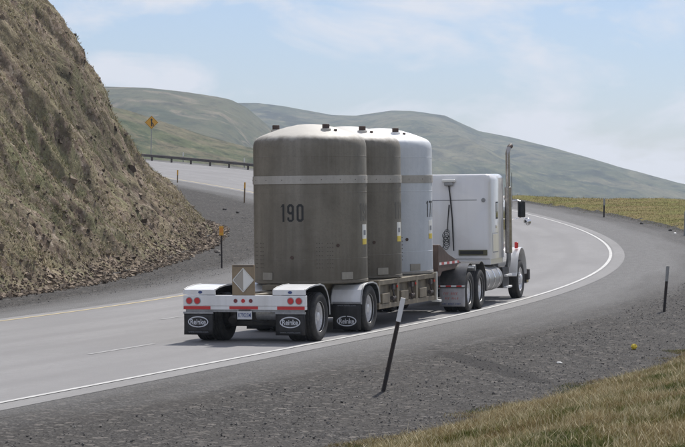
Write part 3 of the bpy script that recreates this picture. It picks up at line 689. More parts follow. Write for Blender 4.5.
# placard board on the bumper
pb = MB().box(-.245, .225, .02, .05, .945, 1.545).build('placard_board', M['placard'], tr, bevel=.004)
MB().box(-.22, .20, .012, .019, 1.515, 1.535).build('placard_edge', M['dark_steel'], pb)
dl = MB(); cz = 1.245; cx = -.01
dl.add([(cx-.20, .012, cz), (cx, .012, cz-.215), (cx, .012, cz+.215)], [(0,1,2)]).build('placard_diamond_left', mat('placard_grey', (.40,.37,.32), .6), pb)
MB().add([(cx+.20, .012, cz), (cx, .012, cz+.215), (cx, .012, cz-.215)], [(0,1,2)]).build('placard_diamond_right', M['label_white'], pb)
fr = MB()
for a, b in (((-.215, 0), (0, .232)), ((0, .232), (.215, 0)), ((.215, 0), (0, -.232)), ((0, -.232), (-.215, 0))):
    fr.cyl((cx+a[0], .010, cz+a[1]), (cx+b[0], .010, cz+b[1]), .009, 6)
fr.build('placard_frame', M['label_white'], pb)
# axles, wheels, fenders
AX = (.98, 4.25)
for y in AX:
    axle(y, tr)
    for sd_ in (-1, 1): dual(1.13, y, .485, tr, sd_)
F1 = [(.02,.955),(.02,1.055),(.25,1.098),(.60,1.125),(.95,1.13),(1.17,1.09),(1.34,.985),(1.45,.85),(1.51,.68),(1.525,.50)]
F2 = [(-.66,.60),(-.645,.76),(-.58,.90),(-.44,.995),(-.2,1.028),(0,1.032),(.2,1.026),(.42,.985),(.55,.89),(.62,.76),(.65,.58)]
for sx in (-1, 1):
    a, b = sorted((sx*.60, sx*1.285))
    f = MB().band(F1, a, b, .016).build('fender', M['white'], tr, smooth=25)
    MB().band([(p[0]*.985 + .012, p[1] - .024) for p in F1[2:]], a+.012, b-.012, .006).build('fender_inner_dark', M['black_rubber'], f, smooth=25)  # black band added under the white fender to darken its inside
    for xe in (a, b - .022): MB().tube([(xe + .011, p[0], p[1]) for p in F1[1:]], .013, 8).build('fender_bead', M['galv'], f, smooth=60)
    cxl = (a+b)/2 + .02
    n = 24; MB().add([(cxl + .045*math.cos(2*math.pi*i/n), .016, 1.005 + .028*math.sin(2*math.pi*i/n)) for i in range(n)], [tuple(range(n))]).build('maker_badge', M['blue_ink'], f)
    fp = [(AX[1] + p[0], p[1]) for p in F2]
    f2 = MB().band(fp, a, b, .016).build('fender', M['white'], tr, smooth=25)
    MB().band([(AX[1] + (p[0]-AX[1])*.962, p[1] - .022) for p in fp], a+.012, b-.012, .006).build('fender_inner_dark', M['black_rubber'], f2, smooth=25)
    for xe in (a, b - .022): MB().tube([(xe + .011, p[0], p[1]) for p in fp], .013, 8).build('fender_bead', M['galv'], f2, smooth=60)
    for y_, z0, z1, bz in ((-.01, .165, .61, .42), (AX[1] - .68, .07, .64, .25)):
        xx0, xx1 = sorted((sx*.66, sx*1.27))
        if y_ < 1: fl = flap(xx0, xx1, y_ + .03, z0, z1, tr)
        else: fl = flap(xx0, xx1, y_, z0, z1, tr)
        yy = (y_ + .03 if y_ < 1 else y_) - .026; c_ = (xx0+xx1)/2
        oval_logo(c_, yy, bz, .43, .22, fl, M['print_white'], M['print_white'], 'Reinke')
        if y_ < 1: letters('www.reinke.com', .035, (c_, yy, .205), M['print_grey'], fl, width=.42)
        else: letters('www.reinke.com', .035, (c_, yy, .56), M['print_grey'], fl, width=.40)
# frame
for sx in (-1, 1):
    MB().box(sx*.48-.06, sx*.48+.06, .13, 10.5, .64, .66).box(sx*.48-.008, sx*.48+.008, .13, 10.5, .66, .90).box(sx*.48-.06, sx*.48+.06, .13, 10.5, .90, .92).build('frame_rail', M['beige'], tr)
for y in (.3, 1.75, 2.5, 3.2, 5.6, 6.6, 7.6, 8.6, 9.6): MB().box(-.47, .47, y, y+.08, .70, .88).build('crossmember', M['beige'], tr)
for y in (2.1, 2.95): MB().box(-.58, .58, y, y+.13, .78, .925).build('crossmember', M['beige'], tr, bevel=.004)
for y in AX: MB().box(-.55, .55, y-.30, y+.62, .30, .66).build('suspension_box', M['black'], tr, bevel=.03)
MB().tube([(1.21, 9.50, .40), (1.21, 9.50, 1.06)], .028, 8).box(1.12, 1.30, 9.42, 9.60, .37, .42).build('corner_stake', M['label_white'], tr)
MB().box(-.56, .56, 2.6, 5.02, .93, 1.036).box(-1.0, 1.0, 5.03, 10.3, .99, 1.034).build('deck', M['beige'], tr, bevel=.004)
st_ = MB()
for sx in (-1, 1): st_.tube([(sx*.15, .12, .93), (sx*.62, 1.9, .95)], .04, 8)
st_.build('tie_bar', M['beige'], tr, smooth=30)
MB().cyl((.12, .45, .56), (.62, .45, .56), .12, 24).build('air_tank', M['galv'], tr, bevel=.02)
MB().cyl((-.5, 1.35, .62), (.1, 1.35, .62), .13, 24).build('air_tank', M['black'], tr, bevel=.02)
hs = MB(); hs.tube([(.05, .05, .60), (.12, .12, .45), (.28, .3, .40), (.40, .5, .46), (.45, .7, .55)], .014, 8); hs.tube([(-.2, .1, .62), (-.25, .3, .45), (-.1, .6, .42)], .014, 8)
hs.build('air_hose', M['black_rubber'], tr, smooth=60)
for x in (-.42, .42): MB().cyl((x, .45, .42), (x, .62, .5), .085, 18).build('brake_chamber', M['black'], tr, bevel=.01)
# side skirts with recesses between axle two and the gooseneck
for sx in (-1, 1):
    xo = sx*1.22
    def bx(x0, x1, *r_): return (min(x0, x1), max(x0, x1), *r_)
    sk = MB()
    sk.box(*bx(xo, xo - sx*.06, 5.0, 9.42, .42, .52)).box(*bx(xo, xo - sx*.25, 5.0, 9.42, .93, 1.03))
    sk.build('side_sill', M['beige'], tr, bevel=.006)
    pn = MB().box(*bx(xo - sx*.10, xo - sx*.14, 5.02, 9.40, .51, .93)); pn.build('side_panel', M['beige'], tr)
    for y0, y1 in ((5.0, 5.10), (6.35, 6.50), (7.8, 7.95), (9.30, 9.45)):
        MB().box(*bx(xo + sx*.003, xo - sx*.12, y0, y1, .42, 1.04)).build('side_post', M['beige'], tr, bevel=.004)
    for y0 in (5.25, 6.65, 8.1):
        MB().box(*bx(xo + sx*.006, xo - sx*.10, y0, y0 + .55, .53, .74)).build('side_locker', M['beige'], tr, bevel=.006)
    for y0 in (6.08, 7.5, 9.0):
        mb = MB(); x_ = xo - sx*.02
        mb.tube([(x_, y0, .93), (x_, y0 + .02, .78), (x_ + sx*.02, y0 + .06, .66), (x_, y0 + .03, .55)], .022, 8).box(*bx(x_ - sx*.03, x_ + sx*.03, y0 - .05, y0 + .10, .80, .90)).cyl((x_, y0 - .06, .62), (x_, y0 + .14, .62), .045, 12)
        mb.build('tie_down_ratchet', M['dark_steel'], tr, smooth=35)
        MB().cyl((xo, y0+.25, .86), (xo + sx*.02, y0+.25, .86), .028, 12).build('side_marker_light', M['red'], tr)
# gooseneck
MB().prism([(9.9,.90),(10.5,.92),(10.65,1.02),(12.3,1.06),(12.35,1.18),(11.2,1.42),(10.5,1.66),(10.34,1.66),(10.32,1.0),(9.9,.95)], -1.02, 1.02).build('gooseneck', M['rust'], tr, bevel=.012)
for sx in (-1, 1): MB().box(*sorted((sx*1.021, sx*1.026)), 10.40, 12.1, 1.18, 1.24).build('reflector_tape', M['tape_y'], tr)
MB().box(-.62, .62, 9.2, 10.7, .55, .92).build('neck_frame', M['black'], tr, bevel=.02)
# landing gear
for sx in (-1, 1):
    MB().box(sx*.86-.06, sx*.86+.06, 10.45, 10.57, .42, 1.0).box(sx*.86-.13, sx*.86+.13, 10.39, 10.63, .38, .42).build('landing_leg', M['black'], tr, bevel=.006)

# ======== casks
CR = 1.2
def cask(y, base_m, label, right_word, band_m, rear_word=None, dx=0.0):
    root = empty('shipping_cask', mat=tm @ Matrix.Translation((dx, y, 1.038)))
    tag(root, label, 'cask', 'upright shipping casks on the trailer')
    prof = [(0,0),(1.16,0),(CR-.01,.03),(CR,.06),(CR,2.86),(1.192,2.93),(1.17,3.0),(1.12,3.06),(1.04,3.105),(.9,3.16),(.72,3.225),(.5,3.29),(.25,3.34),(.12,3.352),(0,3.355)]
    def pol(a, r_, z): a = R(a); return Vector((math.sin(a)*r_, -math.cos(a)*r_, z))
    mb = MB().lathe(prof, 128, 'z'); nf = len(mb.f)
    for a0 in (-55, -42, 25, 36):
        for i in range(7):
            for j in range(3): mb.cyl(pol(a0 + j*2.6, CR-.003, .34 + i*.085), pol(a0 + j*2.6, CR+.003, .34 + i*.085), .012, 6)
    bd = mb.build('body', M[base_m], root, smooth=28); bd.data.materials.append(M['spot'])
    for q_ in bd.data.polygons[nf:]: q_.material_index = 1
    mb = MB().lathe([(CR-.01,2.085),(CR+.018,2.09),(CR+.018,2.255),(CR-.01,2.26)], 128, 'z'); nf = len(mb.f)
    for i in range(18):
        t = 2*math.pi*i/18; p = Vector((math.cos(t), math.sin(t), 0)); mb.cyl(p*(CR+.016) + Vector((0,0,2.17)), p*(CR+.024) + Vector((0,0,2.17)), .009, 8)
    bd = mb.build('band', M[band_m], root, smooth=28); bd.data.materials.append(M['dark_steel'])
    for q_ in bd.data.polygons[nf:]: q_.material_index = 1
    for z in (.52, 1.90, 2.66): MB().lathe([(CR-.004, z-.012), (CR+.004, z-.004), (CR+.004, z+.004), (CR-.004, z+.012)], 128, 'z').build('weld_seam', M[base_m], root, smooth=60)
    MB().lathe([(CR-.01,.02),(CR+.012,.022),(CR+.012,.07),(CR-.01,.075)], 128, 'z').build('base_ring', M[band_m if base_m == 'cask_white' else base_m], root, smooth=28)
    # lifting knobs: three, 120 degrees apart; angle 0 = trailer rear, counted towards its right side
    for a in (48, 168, -72):
        p = pol(a, .71, 3.19); k = MB().cyl(p, p + Vector((0,0,.15)), .075, 20).build('lifting_knob', M['brown_cap'], root, bevel=.012)
        MB().cyl(p - Vector((0,0,.02)), p + Vector((0,0,.055)), .11, 20).build('knob_collar', M[base_m], k, bevel=.01)
    p = pol(62, .80, 3.18); MB().cyl(p, p + Vector((0,0,.05)), .035, 12).build('vent_plug', M['brown_cap'], root)
    def wrap(z0, a0, rr): 
        def c(v): a = R(a0) + v[0]/CR; return (math.sin(a)*rr, -math.cos(a)*rr, z0 + v[2])
        return c
    if rear_word: letters(rear_word, .37, None, M['ink'], root, width=.51, bold='digits', name='rear_number', conv=wrap(1.30, 0, CR+.004))
    letters(right_word, .37, None, M['ink'] if base_m == 'cask_white' else M['faint_ink'], root, width=.51, bold='digits', name='side_number', conv=wrap(1.30, 90, CR+.004))
    def patch(a0, w, z0, h, rr, name, m, parent=root):
        n = 8; vs = []; 
        for zz_ in (z0, z0+h):
            for i in range(n+1):
                a = R(a0) + (i/n - .5)*w/CR; vs.append((math.sin(a)*rr, -math.cos(a)*rr, zz_))
        for zz_ in (z0, z0+h):
            for i in range(n+1):
                a = R(a0) + (i/n - .5)*w/CR; vs.append((math.sin(a)*(CR-.01), -math.cos(a)*(CR-.01), zz_))
        q = n+1; fs = [(i, i+1, q+i+1, q+i) for i in range(n)] + [(i, 2*q+i, 2*q+i+1, i+1) for i in range(n)] + [(q+i, q+i+1, 3*q+i+1, 3*q+i) for i in range(n)] + [(0, q, 3*q, 2*q), (n, 2*q+n, 3*q+n, q+n)]
        return MB().add(vs, fs).build(name, m, parent)
    lb = patch(90, .26, .80, .42, CR+.006, 'warning_label', M['label_white'])
    patch(90, .26, .80, .12, CR+.008, 'label_stripe', M['label_yellow'], lb)
    patch(90, .14, 1.0, .10, CR+.008, 'label_symbol', M['print_grey'], lb)
    for a in (58, -30): patch(a, .30, .09, .15, CR+.016, 'cover_plate', M['cask_patch'])
    for a, z in ((47, .80), (0, .56), (-80, .80)):
        MB().cyl(pol(a, CR-.01, z), pol(a, CR+.018, z), .035, 14).build('vent_port', M['brown_cap'], root)
    return root
CY0 = (4.10, 6.60, 9.08)
cask(CY0[0], 'cask_taupe', 'taupe domed steel cask numbered 190 facing the tailgate, rearmost of three', '190', 'cask_band', '190')
cask(CY0[1], 'cask_taupe_mid', 'taupe domed cask squeezed between the cask marked 190 and the bluish white one', '179', 'cask_band')
cask(CY0[2], 'cask_white', 'bluish white domed cask nearest the truck cab with 17 visible on its side', '177', 'cask_band')

# ======== tractor: y=0 at the first drive axle
qm = frame_at(8.72, -1.50, 14.9)
tk = empty('semi_truck', mat=qm)
tag(tk, 'white conventional semi truck with sleeper cab and chrome exhaust stack pulling the trailer', 'truck')
for y in (0, 1.32):
    axle(y, tk)
    for sd_ in (-1, 1): dual(1.10, y, .485, tk, sd_)
SY = 6.80
for sd_ in (-1, 1): tyre(sd_*1.05, SY, .51, tk, sd_, r=.51, steer=True)
MB().cyl((-.95, SY, .5), (.95, SY, .5), .06, 12).build('front_axle', M['black'], tk)
for sx in (-1, 1): MB().box(sx*.43-.04, sx*.43+.04, -.95, 6.6, .78, 1.02).build('frame_rail', M['black'], tk, bevel=.005)
MB().box(-.43, .43, -.95, -.88, .78, 1.02).build('end_crossmember', M['black'], tk)
MB().lathe([(.0,1.18),(.46,1.18),(.46,1.12),(0,1.12)], 32, 'z', (0,.55,0)).box(-.3,.3,.1,1.0,1.02,1.12).build('fifth_wheel', M['dark_steel'], tk)
for sx in (-1, 1):
    a, b = sorted((sx*.62, sx*1.25))
    for yc, ang0, ang1 in ((0, 172, 66), (1.32, 114, -8)):
        pts = [(yc + .63*math.cos(R(t)), .51 + .66*math.sin(R(t))) for t in np.linspace(ang0, ang1, 14)]
        f = MB().band(pts, a, b, .014).build('drive_fender', M['black_rubber'] if False else M['dark_fender'] if 'dark_fender' in M else M['black'], tk, smooth=30)
    xx0, xx1 = sorted((sx*.62, sx*1.24))
    fl = flap(xx0, xx1, -.60, .15, .655, tk, m='flap_grey')
    MB().box(xx0, xx1, -.632, -.628, .62, .66).build('flap_reflector', M['tape_x'], fl)
    c_ = (xx0+xx1)/2
    for zrow, hh, mm, n_, wr in ((.43, .055, 'red_ink', 9, .40), (.32, .050, 'red_ink', 8, .34), (.195, .035, 'blue_ink', 13, .46)):
        pr_ = MB(); rr = random.Random(int(zrow*100)); cw = wr/n_
        for q in range(n_):
            if q in (3, 8): continue
            x0_ = c_ - wr/2 + q*cw; pr_.box(x0_, x0_ + cw*.25, -.640, -.638, zrow, zrow+hh)
            if rr.random() < .7: pr_.box(x0_ + cw*.25, x0_ + cw*.75, -.640, -.638, zrow+hh*.8, zrow+hh)
            if rr.random() < .6: pr_.box(x0_ + cw*.25, x0_ + cw*.75, -.640, -.638, zrow+hh*.4, zrow+hh*.6)
        pr_.build('worn_flap_print', M[mm], fl)
    # bracket between the two fenders, fuel tank, steps
    MB().box(*sorted((sx*.66, sx*1.22)), .50, .82, 1.0, 1.05).cyl((sx*.7, .66, 1.03), (sx*1.24, .66, 1.03), .075, 16).build('fender_bracket', M['galv'], tk, bevel=.01)
    ft = MB().cyl((sx*.93, 2.0, .66), (sx*.93, 4.1, .66), .31, 40).build('fuel_tank', M['tank'], tk, bevel=.03, smooth=40)
    for y in (2.4, 3.05, 3.7): MB().lathe([(.311,-.03),(.318,-.03),(.318,.03),(.311,.03)], 40, 'x').build('tank_strap', M['chrome'], ft, smooth=30); s9 = col.objects[-1]; s9.matrix_local = Matrix.Translation((sx*.93, y, .66)) @ Matrix.Rotation(R(90), 4, 'Z')
    for z in (.36, .66): MB().box(*sorted((sx*.85, sx*1.26)), 4.5, 5.2, z, z+.05).build('cab_step', M['alu'], tk, bevel=.006)
    MB().box(*sorted((sx*.60, sx*1.18)), 4.35, 5.2, .38, .90).build('battery_box', M['black'], tk, bevel=.02)

# sleeper + cab: rounded shells
def shell(name, y0, y1, x0, z0, z1, m, r_=.10, taper=0, parent=None, front_in=0):
    mb = MB(); n = 8
    def ring(y, hw, zt, zb):
        pts = []
        for (cx_, cz_, a0) in ((hw-r_, zt-r_, 0), (-hw+r_, zt-r_, 90)):
            for i in range(n+1):
                t = R(a0 + 90*i/n); pts.append((cx_ + r_*math.cos(t), y, cz_ + r_*math.sin(t)))
        pts += [(-hw, y, zb), (hw, y, zb)]; return pts
    secs = [(y0, x0-.07, z1-.07, z0+.02), (y0+.02, x0-.03, z1-.03, z0+.005), (y0+.07, x0, z1, z0), (y1-.07, x0-front_in, z1-taper, z0), (y1-.02, x0-.03-front_in, z1-.03-taper, z0+.005), (y1, x0-.07-front_in, z1-.07-taper, z0+.02)]
    k = None
    for s in secs: 
        p = ring(*s); k = len(p); mb.v += p
    for j in range(len(secs)-1):
        for i in range(k): mb.f.append((j*k+i, j*k+(i+1)%k, (j+1)*k+(i+1)%k, (j+1)*k+i))
    mb.f.append(tuple(range(k))); mb.f.append(tuple(range((len(secs)-1)*k, len(secs)*k)))
    return mb.build(name, m, parent, smooth=40, bevel=0)
SF = 2.18; SB = 3.0                                  # rear of the sleeper
sl = shell('sleeper', SB, SF+2.5, 1.16, 1.16, 3.32, M['cab_white'], .16, .0, tk)
cb = shell('cab', SF+2.51, SF+3.95, 1.02, 1.10, 2.75, M['cab_white'], .16, .10, tk, .05)
MB().box(-1.14, 1.14, SB+.03, SF+2.45, 1.02, 1.17).build('sleeper_sill', M['cab_white'], sl, bevel=.015)
# roof fairing joint between sleeper and cab
MB().prism([(SF+2.49, 2.4), (SF+2.49, 3.22), (SF+2.9, 3.05), (SF+3.5, 2.72), (SF+3.5, 2.5)], -.98, .98).build('roof_fairing', M['cab_white'], tk, bevel=.05, seg=3)
# rear wall details
MB().box(-1.0, .80, SB-.004, SB+.004, 2.655, 2.67).build('panel_seam', M['print_grey'], sl)
MB().box(.32, 1.06, SB-.03, SB+.02, 1.26, 1.40).build('rear_vent_trim', M['olive'], sl, bevel=.006)
MB().box(.36, .96, SB-.036, SB-.031, 1.29, 1.37).build('rear_vent_opening', M['ink'], sl)
MB().cyl((.97, SB+.02, 2.66), (.97, SB-.018, 2.66), .055, 20).build('latch_badge', M['galv'], sl, bevel=.006)
lm = MB().box(-.08, .26, SB-.12, SB+.02, 3.12, 3.19).build('rear_lamp_housing', M['label_white'], sl, bevel=.02)
MB().box(-.02, .20, SB-.11, SB-.02, 3.03, 3.12).build('rear_lamp', M['galv'], lm, bevel=.015)
MB().tube([(.09, SB-.05, 3.03), (.13, SB-.06, 2.7), (.17, SB-.05, 2.2), (.19, SB-.06, 1.7), (.21, SB-.10, 1.38)], .018, 8).build('power_cable', M['black_rubber'], sl, smooth=60)
MB().tube([(.09, SB-.04, 2.55), (.07, SB-.05, 2.3), (.05, SB-.06, 2.05), (.04, SB-.10, 1.85)], .014, 8).build('air_line', M['black_rubber'], sl, smooth=60)
cl = MB(); pts = []
for i in range(90): t = i/90*7*2*math.pi; pts.append((.02 + .075*math.cos(t) + .02*math.sin(i*.2), SB-.10 + .03*math.sin(t*.5), 1.85 - i/90*.36 + .09*math.sin(t)))
cl.tube(pts, .008, 6).build('coiled_air_hose', M['black_rubber'], sl, smooth=60)
MB().tube([(-.05, SB-.12, 1.5), (-.1, SB-.5, 1.25), (-.1, SB-1.3, 1.3), (0, 1.0, 1.35)], .014, 8).build('air_line', M['black_rubber'], sl, smooth=60)
MB().box(-.55, .55, 1.85, SB-.03, 1.03, 1.08).build('catwalk', M['galv'], tk, bevel=.004)
# right and left side of the sleeper
for sx in (-1, 1):
    def sb(y0, y1, z0, z1, e=.012, w=.01): return (min(sx*(1.16+e), sx*(1.16-w)), max(sx*(1.16+e), sx*(1.16-w)), y0, y1, z0, z1)
    MB().box(*sb(SB+.62, SB+.86, 2.20, 2.58)).build('sleeper_window', M['glass'], sl, bevel=.02)
    MB().box(*sb(SB+.60, SB+.88, 2.17, 2.61, .006)).build('window_trim', M['black_rubber'], sl, bevel=.02)
    MB().box(*sb(SB+.22, SB+.85, 1.34, 1.80, .008)).build('luggage_door', M['cab_white'], sl, bevel=.012)
    MB().box(*sb(SB+.20, SB+.87, 1.32, 1.82, .002)).build('luggage_door_gap', M['print_grey'], sl)
    MB().lathe([(0,0),(.05,0),(.05,.012),(0,.014)], 20, 'x').build('side_badge', M['chrome'], sl); o = col.objects[-1]; o.location = (sx*1.168, SB+.6, 1.98)
    MB().box(min(sx*1.0,sx*1.018), max(sx*1.0,sx*1.018), SF+2.8, SF+3.7, 1.85, 2.45).build('door_window', M['glass'], cb, bevel=.02)
    MB().box(min(sx*1.0,sx*1.015), max(sx*1.0,sx*1.015), SF+2.7, SF+2.71, 1.15, 2.6).build('door_gap', M['print_grey'], cb)
    MB().tube([(sx*1.02, SF+2.8, 1.55), (sx*1.06, SF+2.8, 1.6), (sx*1.06, SF+2.94, 1.6), (sx*1.02, SF+2.94, 1.55)], .012, 8).build('door_handle', M['chrome'], cb)
    # exhaust stack
    sxx = sx*1.20; yy = SF+2.9
    MB().cyl((sxx, yy, 1.25), (sxx, yy, 2.98), .092, 28).build('muffler_shield', M['stack'], tk, bevel=.015, smooth=40); mf = col.objects[-1]
    up = MB().tube([(sxx, yy, 2.97), (sxx, yy, 3.2), (sxx, yy, 3.6), (sxx, yy, 3.830), (sxx, yy-.005, 4.07), (sxx, yy-.03, 4.14), (sxx, yy-.09, 4.050)][:4] + [(sxx + sx*.0, yy + .0, 3.870), (sxx + .012, yy + .03, 3.950), (sxx+.03, yy + .085, 4.020), (sxx + .05, yy + .15, 4.050)], .060, 20)
    ex = up.build('exhaust_stack', M['stack'], tk, smooth=50)
    MB().tube([(sxx + .022, yy + .06, 3.995), (sxx+.032, yy + .088, 4.0202), (sxx + .053, yy + .16, 4.0503)], .063, 20).build('exhaust_tip', M['brown_cap'], ex, smooth=50)
    MB().tube([(sxx, yy, 1.27), (sxx, yy, 1.1), (sxx - sx*.03, yy+.05, .95), (sxx - sx*.15, yy+.2, .78), (sx*.8, yy+.6, .7)], .06, 14).build('exhaust_elbow', M['galv'], ex, smooth=50)
    for z in (1.5, 2.7): MB().box(min(sx*1.0, sx*1.2), max(sx*1.0, sx*1.2), yy-.02, yy+.02, z, z+.05).build('stack_bracket', M['chrome'], ex)
    # mirrors
    my = SF+3.85
    mr = MB().box(*sorted((sx*1.26, sx*1.46)), my, my+.09, 2.17, 2.60).build('side_mirror', M['black'], tk, bevel=.025)
    MB().box(*sorted((sx*1.28, sx*1.44)), my-.006, my-.001, 2.20, 2.57).build('mirror_glass', M['glass'], mr)
    MB().tube([(sx*1.0, my, 2.60), (sx*1.25, my+.05, 2.62), (sx*1.36, my+.05, 2.58)], .014, 8).tube([(sx*1.0, my, 2.10), (sx*1.25, my+.05, 2.13), (sx*1.36, my+.05, 2.17)], .014, 8).build('mirror_arm', M['chrome'], mr)
    cm_ = MB(); cm_.lathe([(0, -.035), (.05, -.03), (.09, -.01), (.1, .02), (.08, .05), (0, .06)], 24, 'z').build('convex_mirror', M['chrome'], mr, smooth=60); col.objects[-1].matrix_local = Matrix.Translation((sx*1.52, my+.03, 2.05)) @ Matrix.Rotation(R(90), 4, 'X')
    MB().tube([(sx*1.38, my+.04, 2.18), (sx*1.47, my+.03, 2.07)], .012, 6).build('mirror_bracket', M['chrome'], mr)
    # front fenders
    pts = [(SY + .70*math.cos(R(t)), .58 + .78*math.sin(R(t))) for t in np.linspace(172, 20, 18)]
    pts = [(SY - .78, .62)] + pts + [(SY+.66, .62)]
    fa, fb = sorted((sx*.70, sx*1.22))
    ff = MB().band(pts, fa, fb, .03).build('front_fender', M['cab_white'], tk, smooth=30, bevel=.012)
    # fairing closing the fender towards the hood
    MB().prism([(SY-.75, .75), (SY-.60, 1.15), (SY-.2, 1.39), (SY+.35, 1.37), (SY+.75, 1.15), (SY+.80, .80), (SY+.62, 1.0), (SY+.3, 1.25), (SY-.2, 1.29), (SY-.5, 1.08)], fa if sx > 0 else fb-.02, (fa+.02) if sx > 0 else fb).build('fender_brace', M['cab_white'], ff)
    MB().box(*sorted((sx*1.08, sx*1.17)), SY-.32, SY-.22, 1.33, 1.50).build('fender_marker_light', M['red'], ff, bevel=.015)
    MB().box(*sorted((sx*1.0, sx*1.26)), SY+.72, SY+.95, .45, .75).build('bumper_end', M['black'], tk, bevel=.03)
    # headlights
    MB().cyl((sx*.92, SY+.70, .98), (sx*.92, SY+.84, .98), .11, 20).build('headlight', M['label_white'], tk, bevel=.02)
    # antenna
    MB().tube([(sx*1.12, my-.05, 2.45), (sx*1.12, my-.05, 2.9), (sx*1.12, my-.04, 3.35)], [.010, .008, .006], 6).build('antenna', M['black'], tk)
MB().prism([(SF+3.85, 1.0), (SF+3.85, 1.98), (SF+4.5, 1.86), (SY+.6, 1.72), (SY+.80, 1.62), (SY+.86, 1.4), (SY+.86, .62), (SY+.5, .62), (SY+.3, 1.0)], -.66, .66).build('hood', M['cab_white'], tk, bevel=.07, seg=3, smooth=40)
MB().box(-.5, .5, SY+.86, SY+.90, .70, 1.50).build('grille', M['chrome'], tk, bevel=.01)
MB().box(-1.22, 1.22, SY+.80, SY+1.0, .35, .65).build('front_bumper', M['chrome'], tk, bevel=.03)
ws = MB().add([(x_, SF+.95+y_, z_) for x_, y_, z_ in ((-.92, 2.98, 1.98), (.92, 2.98, 1.98), (.88, 2.80, 2.58), (-.88, 2.80, 2.58), (-.92, 3.03, 1.98), (.92, 3.03, 1.98), (.88, 2.93, 2.58), (-.88, 2.93, 2.58))],
    [(0,1,2,3),(4,5,6,7),(0,1,5,4),(1,2,6,5),(2,3,7,6),(3,0,4,7)]).build('windscreen', M['glass'], cb)
for x in (-.6, -.3, 0, .3, .6): MB().box(x-.06, x+.06, SF+3.6, SF+3.72, 2.62, 2.70).build('roof_marker_light', M['amber'], cb, bevel=.02)

# ------------------------------------------------------------------ roadside things
def post(s, t, h, label, lean=(0, 0), m='dark_steel', top='reflector', w=.045, topcol='label_white', group='delineator posts along the road'):
    p = P(s, t, -.05)
    q = Matrix.Rotation(R(lean[0]), 4, 'Y') @ Matrix.Rotation(R(lean[1]), 4, 'X')
    root = empty('delineator_post', mat=Matrix.Translation(p) @ q); tag(root, label, 'road marker post', group)
    # U-channel
    MB().prism([(-w, -.012), (-w*.55, -.012), (-w*.35, .018), (w*.35, .018), (w*.55, -.012), (w, -.012), (w, -.006), (w*.6, -.006), (w*.4, .026), (-w*.4, .026), (-w*.6, -.006), (-w, -.006)], 0, h, 'xy').build('post_shaft', M[m], root)
    if top == 'reflector':
        MB().box(-w*1.1, w*1.1, -.022, -.014, h-.36, h+.02).build('reflector_sleeve', M[topcol], root, bevel=.004)
    elif top == 'square':
        MB().box(-.075, .075, -.024, -.014, h-.30, h+.02).build('marker_plate', M['yellow'], root, bevel=.006)
        MB().box(-.05, .05, -.029, -.0245, h-.20, h-.04).build('reflector_panel', M['amber'], root)
    elif top == 'round':
        MB().cyl((0, -.02, h-.06), (0, -.034, h-.06), .05, 16).build('reflector', M['label_white'], root)
    return root
post(-12.2, 4.17, 1.52, 'leaning dark marker post with scuffed white top, in the foreground gravel', (11, 0), topcol='white', w=.034)
post(11.2, 4.05, 1.16, 'dark upright marker post with pale top, on gravel right of the truck', (3.5, 0), topcol='galv', w=.036)
post(85.5, 3.6, 1.05, 'dark marker post against the meadow outside the far bend', (0, 0), topcol='galv')
post(64.6, 4.2, 1.15, 'pale grey marker post at the right edge of the picture by the gravel', (1, 0), m='galv', topcol='galv', w=.06)
post(34.8, -13.5, 1.50, 'yellow topped marker post in gravel left of the casks', (-1.5, 0), m='dark_steel', top='square', w=.03)
post(138.6, -11.6, .95, 'thin yellowish marker post beside the far road next to the hillside', (0, 0), m='placard', topcol='yellow')
post(107.4, -13.8, 1.30, 'thin yellowish marker post beside the far road just left of the casks', (1, 0), m='placard', topcol='yellow')
post(174.9, 3.4, 1.1, 'thin dark marker post rising behind the guardrail near the yellow sign', (0, 0), m='galv')
post(163, 3.3, 1.0, 'short marker post behind the guardrail just left of the casks', (0, 0), m='galv')

# guardrail along the outside of the far road
gr = empty('guardrail', P(150, .75)); tag(gr, 'long steel guardrail on dark posts along the far road', 'guardrail')
inv = gr.matrix_basis.inverted()
mb = MB(); sr = np.arange(118, 215, 1.0); prof = [(-.03,.42),(-.075,.50),(-.03,.575),(-.075,.65),(-.03,.73),(-.022,.73),(-.066,.65),(-.022,.575),(-.066,.50),(-.022,.42)]
vs = []
for s in sr:
    for o_, z in prof:
        x, y = st_xy(s, .75 + o_); vs.append(Vector((float(x), float(y), float(elev(s)) + z*.8 - .02)) - gr.location)
k = len(prof); mb.add(vs, [(j*k+i, j*k+(i+1)%k, (j+1)*k+(i+1)%k, (j+1)*k+i) for j in range(len(sr)-1) for i in range(k)])
mb.build('rail', M['dark_steel'], gr, smooth=60)
for s in np.arange(119, 214, 3.8):
    x, y = st_xy(s, .87); b = Vector((float(x), float(y), float(elev(s)) - .5)) - gr.location
    MB().box(b.x-.08, b.x+.08, b.y-.08, b.y+.08, b.z, b.z+1.02).build('rail_post', M['dark_steel'], gr)

